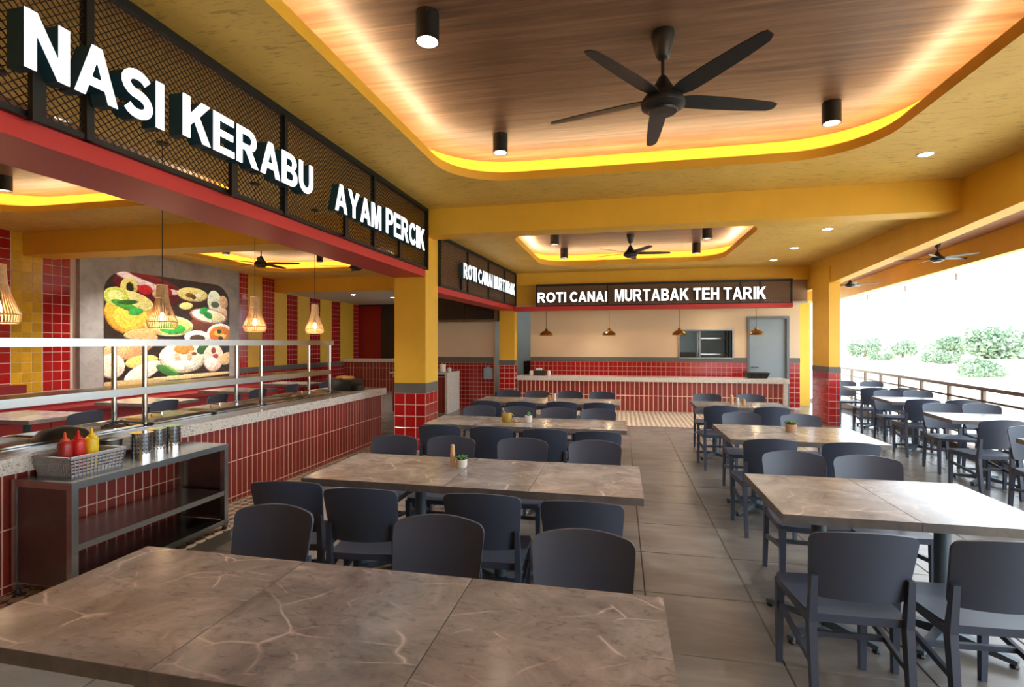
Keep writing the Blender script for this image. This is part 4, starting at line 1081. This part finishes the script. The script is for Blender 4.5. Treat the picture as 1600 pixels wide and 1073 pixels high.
for dx, dy, r in ((0,0,.03),(.03,.02,.024)): MB().lathe([(0,0),(r,.004),(r*.9,r*.7),(0,r)], 10, (-1.115+dx, 5.44+dy, ZB)).build('crust', 'bread', t, smooth=60)
pot(-.98, 5.47, .040, .07, 'pot_white', 'small cactus in a white pot right of the ochre jug', 'cactus')
mill(-1.05, 7.66, .07, .03, 'bread', 'short brown pot on the fourth marble row', 'spice_jar', 'jar')
mill(-.97, 7.66, .10, .022, 'pot_white', 'white shaker on the fourth marble row', 'shaker', 'shaker')
pot(1.60, 5.37, .05, .075, 'pot_terracotta', 'succulent in a brown pot on the right-hand table')
mill(1.52, 7.66, .13, .028, 'wood_mill', 'tall wooden mill at the right-hand rear table')
mill(1.60, 7.68, .09, .026, 'pot_white', 'white shaker beside the tall mill at the right-hand rear table', 'shaker', 'shaker')
mill(1.67, 7.62, .08, .026, 'bread', 'brown spice jar beside the white shaker at the right-hand rear table', 'spice_jar', 'jar')

# ------------------------------------------------------------------ ceiling fans and lamps
def fan(x, y, zc, drop, R, rot, lab, short=False):
    t = thing('ceiling_fan', lab, 'fan', (x, y, zc), group='black ceiling fans')
    k = R/.9; zh = zc-drop
    MB().lathe([(0,0),(.082*k,0),(.088*k,-.03*k),(.05*k,-.18*k),(.032*k,-.20*k),(0,-.20*k)], 28, (x, y, zc)).build('canopy', 'fan_black', t, smooth=50)
    MB().tube([(x, y, zc-.18*k), (x, y, zh+.12*k)], .013*k, 12).build('rod', 'fan_black', t, smooth=50)
    MB().lathe([(.018*k,.20*k),(.03*k,.19*k),(.085*k,.09*k),(.12*k,.06*k),(.145*k,.03*k),(.16*k,0),(.155*k,-.03*k),(.10*k,-.055*k),(0,-.06*k)], 32, (x, y, zh)).build('motor', 'fan_black', t, smooth=50)
    MB().lathe([(.105*k,-.056*k),(.10*k,-.072*k),(0,-.078*k)], 28, (x, y, zh)).build('cover_plate', 'fan_black', t, smooth=50)
    for i in range(5):
        a = rot+i*2*PI/5; d = Vector((math.cos(a), math.sin(a), 0)); n = Vector((-d.y, d.x, 0)); c0 = Vector((x, y, zh+.03*k))
        prof = [(.12,.045,.035),(.22,.075,.06),(.45,.072,.062),(.70,.060,.055),(.86,.045,.045),(.90,.018,.03)]
        V, F = [], []
        for r, wa, wb in prof:
            tilt = .22
            for s, w in ((1, wa), (-1, wb)):
                for th in (.004, -.004): V.append(tuple(c0+d*r*k+n*(s*w*k)+Vector((0,0,-s*w*k*tilt+th*k))))
        for j in range(len(prof)-1):
            a0, b0 = 4*j, 4*(j+1)
            F += [(a0, b0, b0+2, a0+2), (a0+1, a0+3, b0+3, b0+1), (a0, a0+1, b0+1, b0), (a0+2, b0+2, b0+3, a0+3)]
        F += [(0, 2, 3, 1), (len(V)-4, len(V)-3, len(V)-1, len(V)-2)]
        MB().add(V, F).build('blade', 'fan_black', t, smooth=40)
fan(.305, 3.94, 3.90, .52, .9, math.radians(20), 'black five-bladed fan under the front timber coffer')
fan(.17, 9.55, 3.58, .36, .72, math.radians(10), 'black five-bladed fan under the rear timber coffer')
fan(-8.0, 10.2, 3.90, .50, .85, .3, 'black fan beyond the buffet, above the striped wall side')
fan(-6.05, 10.95, 3.90, .52, .85, .9, 'black fan beyond the buffet, half hidden by the red beam')
fan(4.52, 8.6, 3.10, .27, .5, .3, 'black fan under the terrace ceiling nearer the camera')
fan(4.75, 12.1, 3.10, .27, .5, .8, 'black fan under the terrace ceiling farther away')

def spot(parent, x, y, z, power, size=1.9, blend=.8, col=(1.0,.92,.80)):
    ld = bpy.data.lights.new('spot_light', 'SPOT'); ld.energy = power; ld.spot_size = size; ld.spot_blend = blend; ld.color = col; ld.shadow_soft_size = .05
    o = bpy.data.objects.new('spot_light', ld); COL.objects.link(o); o.parent = parent
    b = ROOTLOC[parent.name]; o.location = (x-b[0], y-b[1], z-b[2])
def can_light(x, y, zc, lab, r=.082, h=.2, power=None):
    t = thing('can_light', lab, 'light', (x, y, zc), group='black cylinder lights')
    MB().lathe([(r,0),(r,-h),(r-.008,-h),(r-.012,-h+.035),(r-.012,-.01)], 28, (x, y, zc)).build('housing', 'black_metal', t, smooth=40)
    MB().lathe([(0,-h+.036),(r-.012,-h+.036)], 28, (x, y, zc)).build('lens', 'lamp_disc', t)
    for a in (-1.2, -.5): MB().lathe([(0,0),(.006,0),(.006,.004),(0,.004)], 8, (x+r*math.cos(a), y+r*math.sin(a), zc-.03)).build('screw', 'chrome', t)
    spot(t, x, y, zc-h-.01, SPOT_POWER if power is None else power)
for x, y, z, lab in ((-1.32,3.37,3.9,'black cylinder light near the top edge of the picture'),(-1.3,5.5,3.9,'black cylinder light over the cove corner left of the front fan'),(1.97,5.42,3.9,'black cylinder light right of the front fan'),(1.97,3.37,3.9,'unseen black cylinder light added for light over the right-hand tables, above the picture'),  # last one is out of view, added for the light it gives
    (-1.17,9.2,3.58,'nearer left black cylinder light in the rear coffer'),(-1.16,10.7,3.58,'farther left black cylinder light in the rear coffer'),(1.44,9.2,3.58,'nearer right black cylinder light in the rear coffer'),(1.46,10.65,3.58,'farther right black cylinder light in the rear coffer'),
    (-8.29,5.44,3.9,'black cylinder light at the left picture edge below the red beam'),(-5.1,3.82,3.9,'black cylinder light seen through the mesh under NASI'),(-5.0,5.34,3.9,'black cylinder light seen through the mesh under KERABU'),(-9.0,8.75,3.9,'unseen black cylinder light added behind the yellow beam to brighten the stone panel'),(-9.1,10.4,3.9,'black cylinder light beyond the buffet above the food picture'),(-7.6,11.9,3.9,'black cylinder light beyond the buffet right of the fan')):  # the one behind the beam is unseen, added as a wall wash
    can_light(x, y, z, lab, power=SPOT_POWER*(3.6 if x < -4 else 1))
def downlight(x, y, z, lab, power=30, r=.062):
    t = thing('downlight', lab, 'light', (x, y, z), group='recessed downlights')
    MB().lathe([(r,-.001),(r+.016,-.001),(r+.016,-.008),(r,-.008)], 28, (x, y, z), close=True).build('trim_ring', 'white_post', t, smooth=40)
    MB().lathe([(0,-.004),(r,-.004)], 28, (x, y, z)).build('lens', 'lamp_disc', t)
    spot(t, x, y, z-.02, power)
downlight(3.1, 6.1, Z1, 'recessed downlight in the yellow ceiling of the front bay')
for i, (x, y) in enumerate(((3.0,8.4),(3.02,9.95),(3.04,11.3))): downlight(x, y, Z2, '%s recessed downlight from the camera in the rear yellow ceiling' % ['nearest','middle','farthest'][i])
downlight(-8.4, 15.0, 3.17, 'left recessed downlight in the pale far ceiling', 25); downlight(-7.6, 16.2, 3.17, 'right recessed downlight in the pale far ceiling', 25)
downlight(2.17, 13.0, 2.49, 'recessed downlight over the back counter', 30); downlight(-.6, 12.7, 2.49, 'recessed downlight over the left half of the back counter', 30)

def point(parent, x, y, z, power, col=(1.0,.68,.36)):
    ld = bpy.data.lights.new('bulb_light', 'POINT'); ld.energy = power; ld.color = col; ld.shadow_soft_size = .03
    o = bpy.data.objects.new('bulb_light', ld); COL.objects.link(o); o.parent = parent
    b = ROOTLOC[parent.name]; o.location = (x-b[0], y-b[1], z-b[2])
def rattan(x, y, zb, zc, lab):
    t = thing('rattan_pendant', lab, 'pendant lamp', (x, y, zb), group='rattan pendants over the buffet')
    MB().tube([(x, y, zb+.38), (x, y, zc)], .004, 6).build('cord', 'black_plastic', t)
    MB().lathe([(0,0),(.05,0),(.05,-.02),(0,-.02)], 16, (x, y, zc)).build('ceiling_rose', 'black_metal', t)
    P = [(.045,.42),(.047,.36),(.052,.29),(.068,.22),(.096,.14),(.122,.08),(.128,.06),(.122,.02),(.112,.0)]
    mb = MB()
    for k in range(40):
        a = 2*PI*k/40; c, s = math.cos(a), math.sin(a)
        mb.tube([(x+r*c, y+r*s, zb+z) for r, z in P], .0042, 4)
    mb.build('woven_ribs', 'rattan', t, kind='stuff')
    for r, z in ((.045,.42),(.052,.29),(.128,.06),(.112,.0)):
        q = [(x+r*math.cos(2*PI*k/28), y+r*math.sin(2*PI*k/28), zb+z) for k in range(29)]
        MB().tube(q, .006, 6, caps=False).build('hoop', 'rattan', t, smooth=60)
    MB().lathe([(0,.39),(.02,.39),(.02,.16),(0,.16)], 12, (x, y, zb)).build('lamp_holder', 'black_plastic', t, smooth=40)
    MB().lathe([(0,.16),(.016,.15),(.03,.105),(.026,.08),(0,.065)], 16, (x, y, zb)).build('bulb', 'bulb', t, smooth=60)
    point(t, x, y, zb+.045, 2.5)
for x, y, lab in ((-4.4,2.84,'rattan pendant lamp cut by the left picture edge'),(-4.4,4.2,'rattan pendant lamp in front of the food picture'),(-4.4,5.5,'rattan pendant lamp in front of the first yellow stripes'),(-4.4,6.76,'smallest looking rattan pendant lamp, nearest the thick column')):
    rattan(x, y, 1.75, Z1, lab)
def brass(x, lab):
    y, zb = 12.75, 1.80
    t = thing('brass_pendant', lab, 'pendant lamp', (x, y, zb), group='brass pendants over the back counter')
    MB().tube([(x, y, zb+.17), (x, y, 2.49)], .006, 6).build('cord', 'black_plastic', t)
    MB().lathe([(.155,0),(.165,.01),(.155,.05),(.10,.10),(.04,.125),(.03,.17),(0,.175),(0,.165),(.025,.16),(.03,.118),(.09,.092),(.145,.045),(.155,.0)], 32, (x, y, zb)).build('dome_shade', 'brass', t, smooth=50)
    MB().lathe([(0,.10),(.02,.09),(.032,.05),(.02,.02),(0,.015)], 14, (x, y, zb)).build('bulb', 'bulb', t, smooth=60)
    point(t, x, y, zb-.01, 4)
for x, lab in ((-1.83,'brass dome pendant below the word ROTI'),(-.28,'brass dome pendant left of the word MURTABAK'),(1.36,'brass dome pendant beside the serving hatch'),(3.06,'brass dome pendant in front of the grey door')): brass(x, lab)

# ------------------------------------------------------------------ terrace edge and outdoors
r_ = thing('railing', 'brown metal railing along the terrace edge', 'railing', (rail_x(8), 8, 0))
def rp(y, z): return (rail_x(y), y, z)
MB().bar(rp(3, .97), rp(15.8, .97), .05, .05).build('top_rail', 'rail_brown', r_)
MB().bar(rp(3, .80), rp(15.8, .80), .03, .03).build('mid_rail', 'rail_brown', r_)
MB().bar(rp(3, .42), rp(15.8, .42), .03, .03).build('lower_rail', 'rail_brown', r_)
MB().bar(rp(3, .28), rp(15.8, .28), .03, .03).build('lower_rail', 'rail_brown', r_)
y = 3.6
while y < 15.9:
    MB().box(rail_x(y)-.02, rail_x(y)+.02, y-.025, y+.025, 0.12, .95).build('post', 'rail_brown', r_); y += .94
struct('trim_1', MB().bar((rail_x(2)-.02, 2, .06), (rail_x(16.3)-.02, 16.3, .06), .16, .12), 'curb', 'low kerb under the railing')
tag(MB().box(5.70, 5.84, 15.9, 16.05, -.2, 2.8).build('roof_post', 'white_post'), 'slim white post at the far end of the railing', 'post')
for i, (y, e) in enumerate(((8.9,5.95),(11.2,6.2),(13.4,6.4),(15.6,6.55))):
    t = thing('awning_arm', 'thin white awning arm reaching out over the terrace edge, %s from the camera' % ORD[i], 'awning arm', (rail_x(y)+.1, y, 2.85), group='awning arms')
    MB().bar((rail_x(y)+.1, y, 2.92), (e, y, 2.92), .02).build('upper_tube', 'arm_grey', t); MB().bar((rail_x(y)+.1, y, 2.80), (e, y, 2.80), .02).build('lower_tube', 'arm_grey', t)
    MB().bar((e, y, 2.79), (e, y, 2.93), .03).build('end_plate', 'rail_brown', t)
struct('ground', MB().box(-60, 260, -60, 320, -1.2, -.75), 'sand', 'pale sandy ground outside')
def tree(x, y, h, w, lab, trunk=True, cat='tree', n=2600):
    rn = random.Random(int(x*7+y*13))
    t = thing('tree' if trunk else 'shrub', lab, cat, (x, y, -.75), group='trees and shrubs outside')
    blobs = [(rn.uniform(-.35,.35)*w, rn.uniform(-.35,.35)*w, h*(rn.uniform(.32,.74) if trunk else rn.uniform(.3,.6)), rn.uniform(.22,.36)*w) for _ in range(7)]
    mb = MB()
    for _ in range(n):
        bx, by, bz, br = rn.choice(blobs)
        u = Vector((rn.gauss(0,1), rn.gauss(0,1), rn.gauss(0,.8))).normalized()*br*rn.uniform(.6,1)
        c = Vector((x+bx, y+by, -.75+bz))+u
        if c.z < -.7: continue
        s = w*.028*rn.uniform(.6,1.4); a = Vector((rn.gauss(0,1), rn.gauss(0,1), rn.gauss(0,1))).normalized(); b = a.cross(Vector((.3,.5,.8))).normalized()
        v = len(mb.v); mb.v += [tuple(c-a*s-b*s*.5), tuple(c+a*s-b*s*.5), tuple(c+a*s*.4+b*s), tuple(c-a*s*.5+b*s)]; mb.f.append((v, v+1, v+2, v+3))
    mb.build('foliage', 'leaf', t, kind='stuff')
    tr = MB(); tr.tube([(x, y, -.75), (x+.05*w, y, -.75+h*.35), (x, y, -.75+h*.6)], [w*.05, w*.035, w*.015], 8); tr.build('trunk', 'bark', t)
def at(px, d): # point at ground level in the direction tan = px, distance d
    return (px*d, d)
for k, d, h, w, lab, tr in ((.596,94,4.0,8.5,'large pale green tree outside, the biggest one',True),(.70,88,3.4,5,'pale green tree outside at the right picture edge',True),(.535,104,3.4,6,'wide pale tree outside left of the biggest one',True),(.473,96,2.9,4,'small pale tree outside in the middle of the view',True),(.415,100,3.2,4.5,'pale green tree outside nearest the white post',True),
    (.586,42,.9,2.8,'green shrub outside on the sandy ground before the biggest tree',False),(.53,70,1.2,3.4,'low shrub outside below the wide tree',False),(.43,78,1.1,1.8,'left one of two small round shrubs outside',False),(.452,80,1.1,1.8,'right one of two small round shrubs outside',False)):
    x, y = at(k, d); tree(x, y, h, w, lab, tr, 'tree' if tr else 'shrub')
